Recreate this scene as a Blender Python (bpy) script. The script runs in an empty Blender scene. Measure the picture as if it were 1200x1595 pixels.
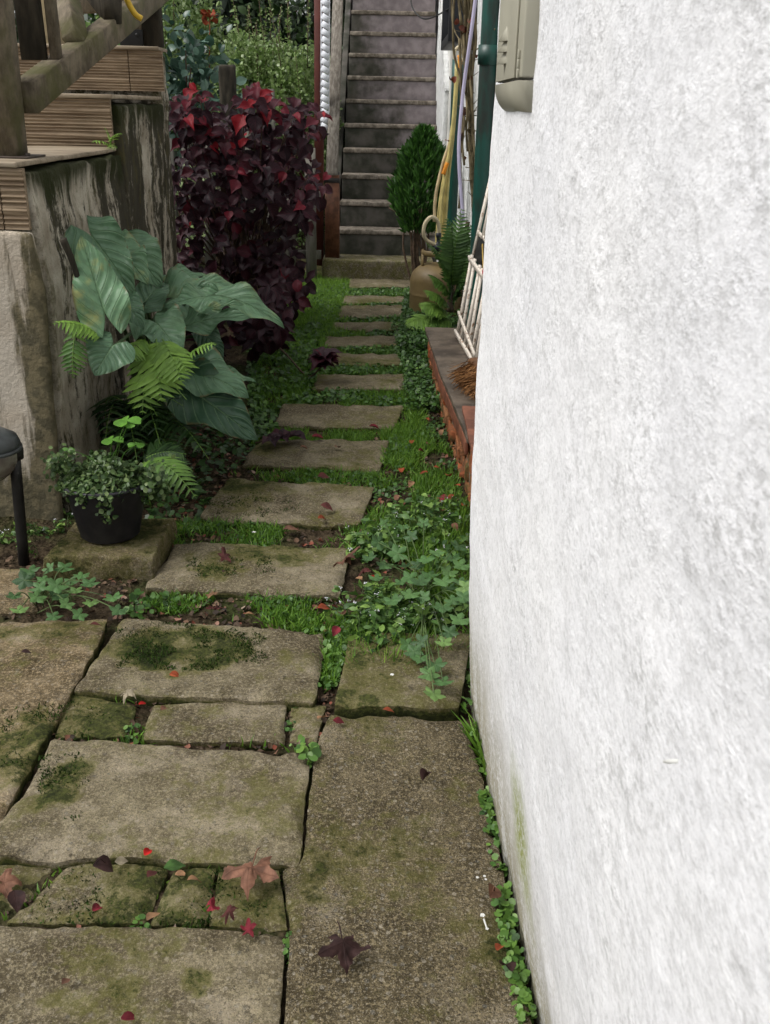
import bpy, math, random
import numpy as np
from mathutils import Matrix, Vector
R = math.radians
random.seed(7); rng = np.random.default_rng(7)
S = bpy.context.scene; COL = S.collection
# ------------------------------------------------------------------ camera
CAMH, PITCH, ROLL, F = 1.3, R(22.85), R(1.3), 1500.0
cp, sp, cr, sr = math.cos(PITCH), math.sin(PITCH), math.cos(ROLL), math.sin(ROLL)
R0 = Vector((1, 0, 0)); U0 = Vector((0, sp, cp)); B0 = Vector((0, -cp, sp))
cr_ = R0 * cr + U0 * sr; cu_ = R0 * -sr + U0 * cr
cam_d = bpy.data.cameras.new('camera'); cam = bpy.data.objects.new('camera', cam_d); COL.objects.link(cam)
cam.matrix_world = Matrix(((cr_.x, cu_.x, B0.x, 0), (cr_.y, cu_.y, B0.y, 0), (cr_.z, cu_.z, B0.z, CAMH), (0, 0, 0, 1)))
cam_d.sensor_fit = 'HORIZONTAL'; cam_d.sensor_width = 36; cam_d.lens = 36 * F / 1200
cam_d.clip_start = 0.02; cam_d.clip_end = 500
cam_d.dof.use_dof = True; cam_d.dof.focus_distance = 2.6; cam_d.dof.aperture_fstop = 28
S.camera = cam
# ------------------------------------------------------------------ light: a soft overcast sky
SUN_EL, SUN_AZ = R(52), R(-104)          # azimuth from +Y towards +X: the light comes from the left, a little behind
world = bpy.data.worlds.new('World'); S.world = world; world.use_nodes = True
wn = world.node_tree; bg = wn.nodes['Background']
sky = wn.nodes.new('ShaderNodeTexSky'); sky.sky_type = 'NISHITA'; sky.sun_disc = False
sky.sun_elevation = SUN_EL; sky.sun_rotation = SUN_AZ; sky.dust_density = 4.0; sky.air_density = 1.0
hs = wn.nodes.new('ShaderNodeHueSaturation'); hs.inputs['Saturation'].default_value = 0.22
wn.links.new(sky.outputs[0], hs.inputs['Color']); wn.links.new(hs.outputs[0], bg.inputs['Color'])
bg.inputs['Strength'].default_value = 0.13
sd = bpy.data.lights.new('sun', 'SUN'); sun = bpy.data.objects.new('sun', sd); COL.objects.link(sun)
sd.energy = 1.25; sd.angle = R(28); sd.color = (1.0, 0.97, 0.93)
sdir = Vector((math.sin(SUN_AZ) * math.cos(SUN_EL), math.cos(SUN_AZ) * math.cos(SUN_EL), math.sin(SUN_EL)))
sun.rotation_euler = sdir.to_track_quat('Z', 'Y').to_euler()
S.view_settings.view_transform = 'Standard'; S.view_settings.look = 'None'; S.view_settings.gamma = 1
S.view_settings.exposure = 0.55
S.render.engine = 'CYCLES'; S.cycles.max_bounces = 6; S.cycles.use_denoising = True
# ------------------------------------------------------------------ measuring helpers
def ray(u, v):
    x = (u - 600) / F; y = (797.5 - v) / F
    xl = x * cr - y * sr; yl = x * sr + y * cr
    return np.array([xl, cp + yl * sp, -sp + yl * cp])
def P(u, v, D=None, z=None, X=None):
    d = ray(u, v)
    t = D / d[1] if D is not None else ((z - CAMH) / d[2] if z is not None else X / d[0])
    return np.array([0, 0, CAMH]) + d * t
def G(u, v, z=0.0): return P(u, v, z=z)
CAMP = np.array([0, 0, CAMH])
def unit(v): v = np.asarray(v, float); return v / (np.linalg.norm(v) + 1e-12)
def _h(ix, iy, iz, seed):
    n = (ix * 374761393 + iy * 668265263 + iz * 2147483647 + seed * 1274126177) & 0xFFFFFFFF
    n = ((n ^ (n >> 13)) * 1274126177) & 0xFFFFFFFF
    n = ((n ^ (n >> 16)) * 2246822519) & 0xFFFFFFFF
    return ((n ^ (n >> 15)) & 0xFFFF) / 65535.0
def vn(p, scale, seed=0):
    q = np.asarray(p, float) * scale; i = np.floor(q).astype(np.int64); f = q - i; f = f * f * (3 - 2 * f)
    r = 0
    for a in (0, 1):
        for b in (0, 1):
            for c in (0, 1):
                w = (f[:, 0] if a else 1 - f[:, 0]) * (f[:, 1] if b else 1 - f[:, 1]) * (f[:, 2] if c else 1 - f[:, 2])
                r = r + w * _h(i[:, 0] + a, i[:, 1] + b, i[:, 2] + c, seed)
    return r - 0.5
def fbm(p, scale, octv=4, seed=0, gain=.5):
    s = 0; a = 1
    for k in range(octv): s = s + a * vn(p, scale * 2 ** k, seed + k * 17); a *= gain
    return s
# ------------------------------------------------------------------ mesh builder
class MB:
    def __init__(s): s.v = []; s.f = []; s.t = []; s.uv = []; s.n = 0
    def add(s, v, f, t=0.5, uv=None):
        v = np.asarray(v, float); k = len(v); s.v.append(v)
        for g in (f if isinstance(f, list) else [f]): s.f.append(np.asarray(g, np.int64) + s.n)
        s.t.append(np.broadcast_to(np.asarray(t, float), (k,))); s.uv.append(np.zeros((k, 2)) if uv is None else np.asarray(uv, float)); s.n += k
    def build(s, name, mat, parent=None, smooth=True, origin=None):
        v = np.concatenate(s.v); t = np.concatenate(s.t); uv = np.concatenate(s.uv)
        if parent is None:
            o = np.array([v[:, 0].mean(), v[:, 1].mean(), v[:, 2].min()]) if origin is None else np.asarray(origin)
        else: o = np.zeros(3)
        me = bpy.data.meshes.new(name); me.vertices.add(len(v)); me.vertices.foreach_set('co', (v - o).astype(np.float32).ravel())
        lv = np.concatenate([g.ravel() for g in s.f]); tot = np.concatenate([np.full(len(g), g.shape[1]) for g in s.f])
        st = np.concatenate([[0], np.cumsum(tot)[:-1]])
        me.loops.add(len(lv)); me.loops.foreach_set('vertex_index', lv.astype(np.int32))
        me.polygons.add(len(tot)); me.polygons.foreach_set('loop_start', st.astype(np.int32))
        me.update(calc_edges=True); me.validate()
        if smooth: me.polygons.foreach_set('use_smooth', np.ones(len(me.polygons), bool))
        if len(me.loops) == len(lv):
            a = me.attributes.new('tint', 'FLOAT', 'POINT'); a.data.foreach_set('value', t.astype(np.float32))
            l = me.uv_layers.new(name='UVMap'); l.data.foreach_set('uv', uv[lv].astype(np.float32).ravel())
        me.materials.append(mat); ob = bpy.data.objects.new(name, me); COL.objects.link(ob)
        if parent is None: ob.location = o
        else:
            ob.parent = parent
            ob.location = -Vector(parent.location) if parent.parent is None else (0, 0, 0)
        return ob
def tag(o, label=None, cat=None, group=None, kind=None):
    if label and cat and not kind: kind = 'thing'
    for k, x in (('label', label), ('category', cat), ('group', group), ('kind', kind)):
        if x: o[k] = x
    return o
def thing(name, label, cat, loc, group=None):
    o = bpy.data.objects.new(name, None); COL.objects.link(o); o.location = [float(x) for x in loc]; o.empty_display_size = .1
    return tag(o, label, cat, group)
def grid_faces(n, m, off=0):
    a = np.arange((n - 1))[:, None] * m + np.arange(m - 1)[None]; a = a.ravel() + off
    return np.stack([a, a + 1, a + m + 1, a + m], 1)
def catmull(pts, k=6):
    p = np.asarray(pts, float)
    if len(p) < 3: return np.array([p[0] + (p[-1] - p[0]) * t for t in np.linspace(0, 1, k + 1)])
    q = np.vstack([2 * p[0] - p[1], p, 2 * p[-1] - p[-2]]); out = []
    for i in range(len(p) - 1):
        a, b, c, d = q[i:i + 4]
        for t in np.linspace(0, 1, k, endpoint=False):
            out.append(.5 * (2 * b + (c - a) * t + (2 * a - 5 * b + 4 * c - d) * t * t + (3 * b - a - 3 * c + d) * t ** 3))
    out.append(p[-1]); return np.array(out)
def tube(mb, pts, r0, r1=None, sides=7, k=5, tint=.5, cap=True, jitter=0):
    c = catmull(pts, k) if k else np.asarray(pts, float); n = len(c); r1 = r0 if r1 is None else r1
    rad = np.linspace(r0, r1, n) if not hasattr(r0, '__len__') else np.interp(np.linspace(0, 1, n), np.linspace(0, 1, len(r0)), r0)
    T = np.gradient(c, axis=0); T /= np.linalg.norm(T, axis=1)[:, None] + 1e-9
    ref = np.array([0, 0, 1.]) if abs(T[0][2]) < .9 else np.array([1., 0, 0])
    N = unit(np.cross(T[0], ref)); V = []
    th = np.linspace(0, 2 * np.pi, sides, endpoint=False)
    for i in range(n):
        N = unit(N - T[i] * N.dot(T[i])); B = np.cross(T[i], N)
        rr = rad[i] * (1 + jitter * (rng.random(sides) - .5))
        V.append(c[i] + (np.cos(th) * rr)[:, None] * N + (np.sin(th) * rr)[:, None] * B)
    V = np.concatenate(V); fs = []
    i = np.arange(n - 1)[:, None] * sides; j = np.arange(sides)[None]; j2 = (j + 1) % sides
    fs.append(np.stack([i + j, i + j2, i + sides + j2, i + sides + j], -1).reshape(-1, 4))
    if cap: fs += [np.arange(sides)[::-1][None], (np.arange(sides) + (n - 1) * sides)[None]]
    ll = np.repeat(np.linspace(0, 1, n), sides)
    mb.add(V, fs, tint, np.stack([np.tile(th / 6.283, n), ll], 1))
def lathe(mb, prof, center, sides=40, tint=.5, axis=None):
    prof = np.asarray(prof, float); th = np.linspace(0, 2 * np.pi, sides, endpoint=False); n = len(prof)
    V = np.concatenate([np.stack([r * np.cos(th), r * np.sin(th), np.full(sides, z)], 1) for r, z in prof])
    if axis is not None:
        q = Vector((0, 0, 1)).rotation_difference(Vector(axis)).to_matrix(); V = V @ np.array(q).T
    i = np.arange(n - 1)[:, None] * sides; j = np.arange(sides)[None]; j2 = (j + 1) % sides
    mb.add(V + np.asarray(center), np.stack([i + j, i + j2, i + sides + j2, i + sides + j], -1).reshape(-1, 4), tint)
BQ = np.array([[0, 3, 2, 1], [4, 5, 6, 7], [0, 1, 5, 4], [1, 2, 6, 5], [2, 3, 7, 6], [3, 0, 4, 7]])
def beam(mb, a, b, w, h, up=(0, 0, 1), bev=.004, tint=.5):
    """a square-section bar from a to b: w sideways, h along up, chamfered long edges"""
    a = np.asarray(a, float); b = np.asarray(b, float); d = unit(b - a); s = unit(np.cross(d, up)); n = np.cross(s, d)
    o = [(-w/2+bev, -h/2), (w/2-bev, -h/2), (w/2, -h/2+bev), (w/2, h/2-bev), (w/2-bev, h/2), (-w/2+bev, h/2), (-w/2, h/2-bev), (-w/2, -h/2+bev)]
    V = np.array([e + s * x + n * y for e in (a, b) for x, y in o]); k = 8
    q = np.array([[i, (i + 1) % k, (i + 1) % k + k, i + k] for i in range(k)])
    mb.add(V, [q, np.arange(k)[::-1][None], np.arange(k, 2 * k)[None]], tint)
def gridbox(mb, lo, hi, res=.03, amp=.004, sc=9., warp=None, seed=0, rnd=.01, tint=.5):
    """a box with gridded faces, rounded edges and a weathered, noisy surface"""
    lo = np.asarray(lo, float); hi = np.asarray(hi, float); cen = (lo + hi) / 2; hf = (hi - lo) / 2
    for ax in range(3):
        u, w = [(1, 2), (2, 0), (0, 1)][ax]
        nu = max(2, int(math.ceil((hi[u] - lo[u]) / res)) + 1); nw = max(2, int(math.ceil((hi[w] - lo[w]) / res)) + 1)
        def ls(a, b, n):
            x = np.linspace(a, b, n); e = min(rnd, (b - a) / 4)
            return np.sort(np.concatenate([x, [a + e, b - e, a + e * .35, b - e * .35]]))
        U = ls(lo[u], hi[u], nu); W = ls(lo[w], hi[w], nw); n, m = len(U), len(W)
        for sgn in (0, 1):
            V = np.zeros((n * m, 3)); V[:, ax] = (hi if sgn else lo)[ax]
            V[:, u] = np.repeat(U, m); V[:, w] = np.tile(W, n)
            if rnd > 0:
                core = np.clip(V, lo + np.minimum(rnd, hf), hi - np.minimum(rnd, hf)); d = V - core
                L = np.linalg.norm(d, axis=1)[:, None]; V = core + d / np.maximum(L, 1e-9) * np.minimum(L, rnd)
            if amp:
                V = V + np.stack([fbm(V + 3.1 * q, sc, 4, seed + q * 5) for q in range(3)], 1) * amp * 2
            if warp: V = warp(V)
            fs = grid_faces(n, m); mb.add(V, fs if sgn else fs[:, ::-1], tint)
# ------------------------------------------------------------------ leaf templates: (x across, y along 0..1, z up)
def leaf_tpl(prof, n=7, m=3, fold=.15, wave=0., wf=9.):
    """prof: half widths along the length; m columns per side"""
    t = np.linspace(0, 1, n); w = np.interp(t, np.linspace(0, 1, len(prof)), prof)
    s = np.linspace(-1, 1, 2 * m + 1); V = []; UV = []
    for i in range(n):
        for q in s: V.append((q * w[i], t[i], fold * abs(q) * w[i] + wave * q * q * w[i] * math.sin(wf * t[i] + (2 if q > 0 else 0)))); UV.append((q * .5 + .5, t[i]))
    return np.array(V), grid_faces(n, 2 * m + 1), np.array(UV)
def disc_tpl(radfn, rings=2, seg=24, dish=.15, a0=0.0):
    """a leaf whose stalk joins at the origin; radfn(theta) gives the outline, theta 0 along +y"""
    th = np.linspace(-np.pi, np.pi, seg, endpoint=False); V = [(0, 0, 0)]; UV = [(0.5, 0)]
    for r in range(1, rings + 1):
        f = r / rings
        for a in th:
            q = radfn(a) * f; V.append((math.sin(a) * q, math.cos(a) * q, dish * q * q + .05 * f * f * math.cos(5 * a))); UV.append((.5 + .5 * math.sin(a * 2.5) * f, f))
    fs = [np.array([[0, 1 + j, 1 + (j + 1) % seg] for j in range(seg)])]
    for r in range(rings - 1):
        o = 1 + r * seg; fs.append(np.array([[o + j, o + seg + j, o + seg + (j + 1) % seg, o + (j + 1) % seg] for j in range(seg)]))
    return np.array(V), fs, np.array(UV)
def batch(mb, tpl, pos, fwd, nrm, scale, bend=0., tint=.5, wid=1.):
    V, Fq, UV = tpl; N = max(len(np.atleast_2d(q)) for q in (pos, fwd, nrm)); pos = np.broadcast_to(pos, (N, 3)); k = len(V)
    fwd = np.broadcast_to(fwd, (N, 3)); nrm = np.broadcast_to(nrm, (N, 3))
    f = fwd / (np.linalg.norm(fwd, axis=1)[:, None] + 1e-9)
    n = nrm - f * (f * nrm).sum(1)[:, None]; n = n / (np.linalg.norm(n, axis=1)[:, None] + 1e-9); s = np.cross(f, n)
    sc = np.broadcast_to(scale, (N,)).astype(float); c = np.broadcast_to(bend, (N,)).astype(float); c = np.where(abs(c) < 1e-3, 1e-3, c)
    wd = np.broadcast_to(wid, (N,))
    y = V[None, :, 1] * np.ones((N, 1)); z0 = V[None, :, 2]
    a = c[:, None] * y; yy = (np.sin(a) / c[:, None]) + z0 * np.sin(a); zz = -(1 - np.cos(a)) / c[:, None] + z0 * np.cos(a)
    xx = V[None, :, 0] * wd[:, None]
    Q = pos[:, None] + sc[:, None, None] * (xx[..., None] * s[:, None] + yy[..., None] * f[:, None] + zz[..., None] * n[:, None])
    off = (np.arange(N) * k)
    fs = [(np.asarray(g)[None] + off[:, None, None]).reshape(-1, np.asarray(g).shape[1]) for g in (Fq if isinstance(Fq, list) else [Fq])]
    mb.add(Q.reshape(-1, 3), fs, np.repeat(np.broadcast_to(tint, (N,)), k), np.tile(UV, (N, 1)))
def rdir(N, zmin=-1., zmax=1.):
    z = rng.uniform(zmin, zmax, N); a = rng.uniform(0, 2 * np.pi, N); r = np.sqrt(1 - z * z)
    return np.stack([r * np.cos(a), r * np.sin(a), z], 1)
# ------------------------------------------------------------------ materials
class M:
    def __init__(s, name, rough=.8, spec=.3):
        s.m = bpy.data.materials.new(name); s.m.use_nodes = True; s.t = s.m.node_tree
        s.b = s.t.nodes['Principled BSDF']; s.b.inputs['Roughness'].default_value = rough
        s.b.inputs['Specular IOR Level'].default_value = spec; s.pos = s.n('ShaderNodeNewGeometry').outputs['Position']
    def n(s, ty, **k):
        q = s.t.nodes.new(ty)
        for a, v in k.items(): setattr(q, a, v)
        return q
    def put(s, sock, v):
        if hasattr(v, 'is_linked') or isinstance(v, bpy.types.NodeSocket): s.t.links.new(v, sock)
        elif isinstance(v, (tuple, list)) and sock.type == 'RGBA': sock.default_value = (*v[:3], 1)
        else: sock.default_value = v
    def noise(s, scale, detail=4, rough=.55, vec=None, dist=0):
        q = s.n('ShaderNodeTexNoise'); q.inputs['Scale'].default_value = scale; q.inputs['Detail'].default_value = detail
        q.inputs['Roughness'].default_value = rough; q.inputs['Distortion'].default_value = dist
        s.put(q.inputs['Vector'], s.pos if vec is None else vec); return q.outputs['Fac']
    def vor(s, scale, feat='F1', vec=None, out='Distance', rnd=1):
        q = s.n('ShaderNodeTexVoronoi', feature=feat); q.inputs['Scale'].default_value = scale; q.inputs['Randomness'].default_value = rnd
        s.put(q.inputs['Vector'], s.pos if vec is None else vec); return q.outputs[out]
    def stretch(s, sc, vec=None):
        q = s.n('ShaderNodeMapping'); q.inputs['Scale'].default_value = sc; s.put(q.inputs['Vector'], s.pos if vec is None else vec); return q.outputs[0]
    def ramp(s, f, a, b, lo=0., hi=1.):
        q = s.n('ShaderNodeMapRange'); s.put(q.inputs['Value'], f); q.inputs[1].default_value = a; q.inputs[2].default_value = b
        q.inputs[3].default_value = lo; q.inputs[4].default_value = hi; q.interpolation_type = 'SMOOTHSTEP' ; return q.outputs[0]
    def mix(s, f, a, b, mode='MIX'):
        q = s.n('ShaderNodeMix', data_type='RGBA', blend_type=mode); s.put(q.inputs[0], f); s.put(q.inputs[6], a); s.put(q.inputs[7], b); return q.outputs[2]
    def math(s, op, a, b=0.):
        q = s.n('ShaderNodeMath', operation=op); s.put(q.inputs[0], a); s.put(q.inputs[1], b); return q.outputs[0]
    def attr(s, nm='tint'): return s.n('ShaderNodeAttribute', attribute_name=nm).outputs['Fac']
    def col(s, c): s.put(s.b.inputs['Base Color'], c); return s
    def bump(s, h, st=.4, d=.01):
        q = s.n('ShaderNodeBump'); q.inputs['Strength'].default_value = st; q.inputs['Distance'].default_value = d
        s.put(q.inputs['Height'], h); s.t.links.new(q.outputs[0], s.b.inputs['Normal']); return s
    def uv(s):
        q = s.n('ShaderNodeUVMap'); x = s.n('ShaderNodeSeparateXYZ'); s.t.links.new(q.outputs[0], x.inputs[0]); return x.outputs[0], x.outputs[1]
    def xyz(s):
        x = s.n('ShaderNodeSeparateXYZ'); s.t.links.new(s.pos, x.inputs[0]); return x.outputs
    def translucent(s, color, f=.25):
        o = [n for n in s.t.nodes if n.type == 'OUTPUT_MATERIAL'][0]; tr = s.n('ShaderNodeBsdfTranslucent'); s.put(tr.inputs['Color'], color)
        mx = s.n('ShaderNodeMixShader'); mx.inputs[0].default_value = f
        s.t.links.new(s.b.outputs[0], mx.inputs[1]); s.t.links.new(tr.outputs[0], mx.inputs[2]); s.t.links.new(mx.outputs[0], o.inputs[0]); return s
def simple(name, c, rough=.6, var=.25, sc=20, spec=.3, metal=0, bump=.1):
    m = M(name, rough, spec); f = m.noise(sc, 4); c = np.array(c)
    m.col(m.mix(m.ramp(f, .3, .7), tuple(c * (1 - var)), tuple(c * (1 + var)))); m.b.inputs['Metallic'].default_value = metal
    if bump: m.bump(m.noise(sc * 5, 3), bump, .003)
    return m.m
def leafmat(name, stops, vein=None, rough=.45, spec=.4, trans=.25, veins=7., vstr=.5, mott=.25):
    """stops: colours along the per-leaf tint"""
    m = M(name, rough, spec); r = m.n('ShaderNodeValToRGB'); e = r.color_ramp.elements
    while len(e) < len(stops): e.new(.5)
    for i, (p, c) in enumerate(stops): e[i].position = p; e[i].color = (*c, 1)
    m.put(r.inputs[0], m.attr()); c = r.outputs[0]
    c = m.mix(m.math('MULTIPLY', m.ramp(m.noise(40, 3), .35, .7), mott), c, (0.0, 0.0, 0.0))
    if vein is not None:
        u, v = m.uv(); a = m.math('ABSOLUTE', m.math('SUBTRACT', u, .5))
        mid = m.ramp(a, .0, .035, 1, 0)
        w = m.math('SINE', m.math('MULTIPLY', m.math('SUBTRACT', v, m.math('MULTIPLY', a, .7)), veins * 6.283))
        side = m.math('MULTIPLY', m.ramp(w, .8, 1.0), .55)
        vv = m.math('MAXIMUM', mid, side); c = m.mix(m.math('MULTIPLY', vv, vstr), c, vein); m.bump(m.math('SUBTRACT', 0., vv), .35, .004)
    m.col(c)
    if trans: m.translucent(c, trans)
    return m.m
def concrete(name, lo, hi, moss=(.050, .058, .014), dirt=(.050, .038, .020), speck=.5, bump=.5, pale=(.31, .265, .195)):
    m = M(name, .92, .12)
    big = m.noise(3.1, 6, .68); mid = m.noise(15, 7, .72); fine = m.noise(130, 3, .7); mic = m.noise(430, 2, .6); sc = m.noise(5.2, 7, .75)
    rnd = m.n('ShaderNodeObjectInfo').outputs['Random']
    c = m.mix(m.ramp(mid, .34, .66), lo, hi)
    c = m.mix(m.math('MULTIPLY', m.ramp(m.math('ADD', sc, m.math('MULTIPLY', m.math('SUBTRACT', rnd, .5), .10)), .50, .66), .62), c, pale)     # worn paler cement
    c = m.mix(m.math('MULTIPLY', m.ramp(big, .42, .62), .85), c, dirt)
    c = m.mix(m.math('MULTIPLY', m.ramp(fine, .47, .64), speck), c, tuple(np.array(hi) * 1.7))
    c = m.mix(m.math('MULTIPLY', m.ramp(mic, .53, .68), speck), c, tuple(np.array(lo) * .25))
    v = m.n('ShaderNodeTexVoronoi'); v.inputs['Scale'].default_value = 85; m.t.links.new(m.pos, v.inputs['Vector'])
    sel = m.n('ShaderNodeSeparateColor'); m.t.links.new(v.outputs['Color'], sel.inputs[0])
    peb = m.math('MULTIPLY', m.ramp(v.outputs['Distance'], .28, .40, 1, 0), m.ramp(sel.outputs[0], .74, .80))
    c = m.mix(m.math('MULTIPLY', peb, speck * .9), c, m.mix(sel.outputs[1], (.07, .072, .068), (.34, .30, .23)))                  # bits of aggregate
    c = m.mix(m.math('MULTIPLY', m.ramp(m.noise(48, 5, .75), .57, .68), .7), c, (.028, .024, .016))
    c = m.mix(m.math('MULTIPLY', m.ramp(m.noise(250, 3, .75), .52, .62), speck), c, (.024, .020, .012)); c = m.mix(m.math('MULTIPLY', m.ramp(m.noise(310, 2, .7), .58, .66), speck * .8), c, (.36, .32, .25))
    mo = m.math('ADD', m.attr(), m.math('MULTIPLY', m.math('SUBTRACT', m.noise(22, 7, .80), .5), 3.4))
    c = m.mix(m.ramp(mo, .10, .75, 0, .66), c, m.mix(m.noise(70, 3, .6), (.056, .053, .015), (.135, .132, .032)))
    c = m.mix(m.ramp(mo, .72, 1.02, 0, .9), c, m.mix(m.ramp(m.noise(95, 4, .7), .4, .6), (.018, .024, .007), moss))
    c = m.mix(m.ramp(mo, 1.2, 1.55, 0, .8), c, (.014, .018, .006))
    m.col(c)
    h = m.math('ADD', m.math('MULTIPLY', fine, 1.), m.math('ADD', m.math('MULTIPLY', mic, .35), m.math('ADD', m.math('MULTIPLY', mid, 2.2), m.math('MULTIPLY', m.ramp(mo, .6, 1.1), .5))))
    m.bump(h, bump, .007); return m.m
MT = {}
MT['slab'] = concrete('weathered_paving', (.095, .079, .046), (.195, .166, .106))
MT['slabw'] = concrete('coarse_paving', (.070, .056, .030), (.150, .122, .072), speck=.8, bump=.9)
MT['slabbrown'] = concrete('brown_stone', (.10, .072, .036), (.26, .20, .12), dirt=(.05, .036, .016))
MT['block'] = concrete('mossy_block', (.12, .095, .05), (.20, .165, .09), bump=.9)
# ================================================================== SETTING
# ---- ground: one sheet, fine near the camera, reaching the horizon
def make_ground():
    xs = np.concatenate([[-200, -60, -20, -8], np.arange(-3.2, -1.3, .06), np.arange(-1.3, .55, .02), [.6, 1, 2, 6, 20, 60, 200]])
    ys = np.concatenate([[-200, -40, -8, -2, -.5], np.arange(.3, 3.6, .02), np.arange(3.6, 9, .045), [9.5, 10.5, 12, 15, 20, 40, 100, 200]])
    X, Y = np.meshgrid(xs, ys, indexing='ij'); V = np.stack([X.ravel(), Y.ravel(), np.zeros(X.size)], 1)
    near = (abs(V[:, 0]) < 4) & (V[:, 1] > .2) & (V[:, 1] < 10)
    V[:, 2] = -.026 + near * (fbm(V, 6, 3, 3) * .014 + fbm(V, 38, 3, 9) * .014)
    # the bed under the shrubs on the left rises a little, the strip beside the brick ledge too
    V[:, 2] += .05 * np.clip((-.75 - V[:, 0]) / .5, 0, 1) * near * np.clip((V[:, 1] - 2.6) / .8, 0, 1)
    mb = MB(); mb.add(V, grid_faces(len(xs), len(ys))[:, ::-1], .3)
    m = M('damp_soil', .95, .1); f = m.noise(30, 5, .65); g = m.noise(4, 4)
    c = m.mix(m.ramp(f, .3, .7), (.020, .014, .008), (.075, .055, .033))
    c = m.mix(m.ramp(m.vor(70), .05, .25, .7, 0), c, (.10, .075, .05))
    c = m.mix(m.ramp(g, .45, .62, 0, .75), c, (.030, .042, .010))
    m.col(c); m.bump(m.math('ADD', f, m.math('MULTIPLY', m.vor(70), .6)), .9, .02)
    tag(mb.build('ground', m.m, origin=(0, 0, 0)), kind='structure')
make_ground()
# ---- paving slabs: a left and a right outline in photo pixels give the top face; built at their real size on the ground
SLABS = []       # world footprints (for keeping grass off them)
def lerp_poly(pl, t):
    pl = np.asarray(pl, float); L = np.concatenate([[0], np.cumsum(np.linalg.norm(np.diff(pl, axis=0), axis=1))]); L /= L[-1]
    return np.stack([np.interp(t, L, pl[:, k]) for k in range(3)], 1)
def slab(left, right, z, label, mat='slab', thick=.07, res=.014, moss=.0, spots=(), edge=.003, name='stepping_stone', rag=1., cat='paving slab', relief=1.):
    Lw = [G(u, v, z) for u, v in left]; Rw = [G(u, v, z) for u, v in right]
    ln = max(np.linalg.norm(Lw[-1] - Lw[0]), np.linalg.norm(Rw[-1] - Rw[0])); wd = np.linalg.norm(Rw[0] - Lw[0])
    def axis(n, L):
        e = min(.012 / L, .1); return np.sort(np.concatenate([np.linspace(0, 1, n), [e * .3, e, 1 - e, 1 - e * .3]]))
    A = axis(max(4, int(ln / res)), ln); Bx = axis(max(4, int(wd / res)), wd); n, m = len(A), len(Bx)
    a = A[:, None] * 2 - 1; b = Bx[None] * 2 - 1                       # rounded corners
    k = .018; a2 = a * (1 - k * (wd / (ln + wd)) * abs(b) ** 9); b2 = b * (1 - k * abs(a) ** 9)
    V = np.zeros((n, m, 3))
    LL = lerp_poly(Lw, A); RR = lerp_poly(Rw, A)
    for i in range(n):
        l = lerp_poly(Lw, (a2[i] + 1) / 2); r = lerp_poly(Rw, (a2[i] + 1) / 2); f = ((b2[i] + 1) / 2)[:, None]; V[i] = l * (1 - f) + r * f
    V = V.reshape(-1, 3); foot = np.concatenate([V.reshape(n, m, 3)[0], V.reshape(n, m, 3)[:, -1], V.reshape(n, m, 3)[-1, ::-1], V.reshape(n, m, 3)[::-1, 0]])[:, :2]
    SLABS.append(foot)
    da = np.minimum(A, 1 - A)[:, None] * ln; db = np.minimum(Bx, 1 - Bx)[None] * wd; d = np.minimum(da + 0 * db, db + 0 * da).ravel()
    e = np.clip(1 - d / .05, 0, 1)
    V[:, 0] += (fbm(V, 7, 4, 21) * .007 + fbm(V, 60, 2, 5) * .004) * e * rag; V[:, 1] += (fbm(V, 7, 4, 33) * .007 + fbm(V, 60, 2, 6) * .004) * e * rag
    base = V.copy()
    V[:, 2] += (fbm(base, 4, 3, 2) * .008 + fbm(base, 26, 4, 7) * .007) * relief
    chip = np.clip(fbm(base, 16, 3, 12) * 2.2, 0, 1)
    V[:, 2] -= np.clip(1 - d / (.010 + .03 * chip), 0, 1) ** 2 * (edge + .012 * chip)
    mo = fbm(base, 5, 4, 40) * 1.1 + moss + .10
    for (u, v, rx, ry, s) in spots:
        c = G(u, v, z); ex = abs(G(u + rx, v, z)[0] - c[0]); ey = abs(G(u, v - ry, z)[1] - G(u, v + ry, z)[1]) / 2
        q = ((base[:, 0] - c[0]) / ex) ** 2 + ((base[:, 1] - c[1]) / ey) ** 2
        mo += 1.35 * s * np.clip(1.3 - q + fbm(base, 14, 3, 50) * 1.2, 0, 1)
    mb = MB(); mb.add(V, grid_faces(n, m)[:, ::-1], np.clip(mo, -1, 2))
    ring = np.concatenate([np.arange(m), np.arange(1, n) * m + m - 1, (n - 1) * m + np.arange(m - 2, -1, -1), np.arange(n - 2, 0, -1) * m])
    top = V[ring]; K = len(ring); rows = [top]
    cen = top.mean(0)
    for j, q in enumerate((.35, .7, 1.)):
        w = top.copy(); w[:, 2] = top[:, 2] * (1 - q) + (z - thick) * q; w[:, :2] += (fbm(w, 30, 3, 61)[:, None] * .012) * (w[:, :2] - cen[:2]) * 2; rows.append(w)
    Q = np.concatenate(rows); i = np.arange(3)[:, None] * K; j = np.arange(K)[None]; j2 = (j + 1) % K
    mb.add(Q, np.stack([i + j, i + j2, i + K + j2, i + K + j], -1).reshape(-1, 4)[:, ::-1], np.concatenate([np.clip(mo[ring], -1, 2), np.full(3 * K, 1.5)]))  # sides near black: shade of the gaps put into the colour with moss
    o = mb.build(name, MT[mat]); tag(o, label, cat, 'concrete slabs of the garden path'); return o
Q2 = lambda tl, tr, br, bl: ([tl, bl], [tr, br])
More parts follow.
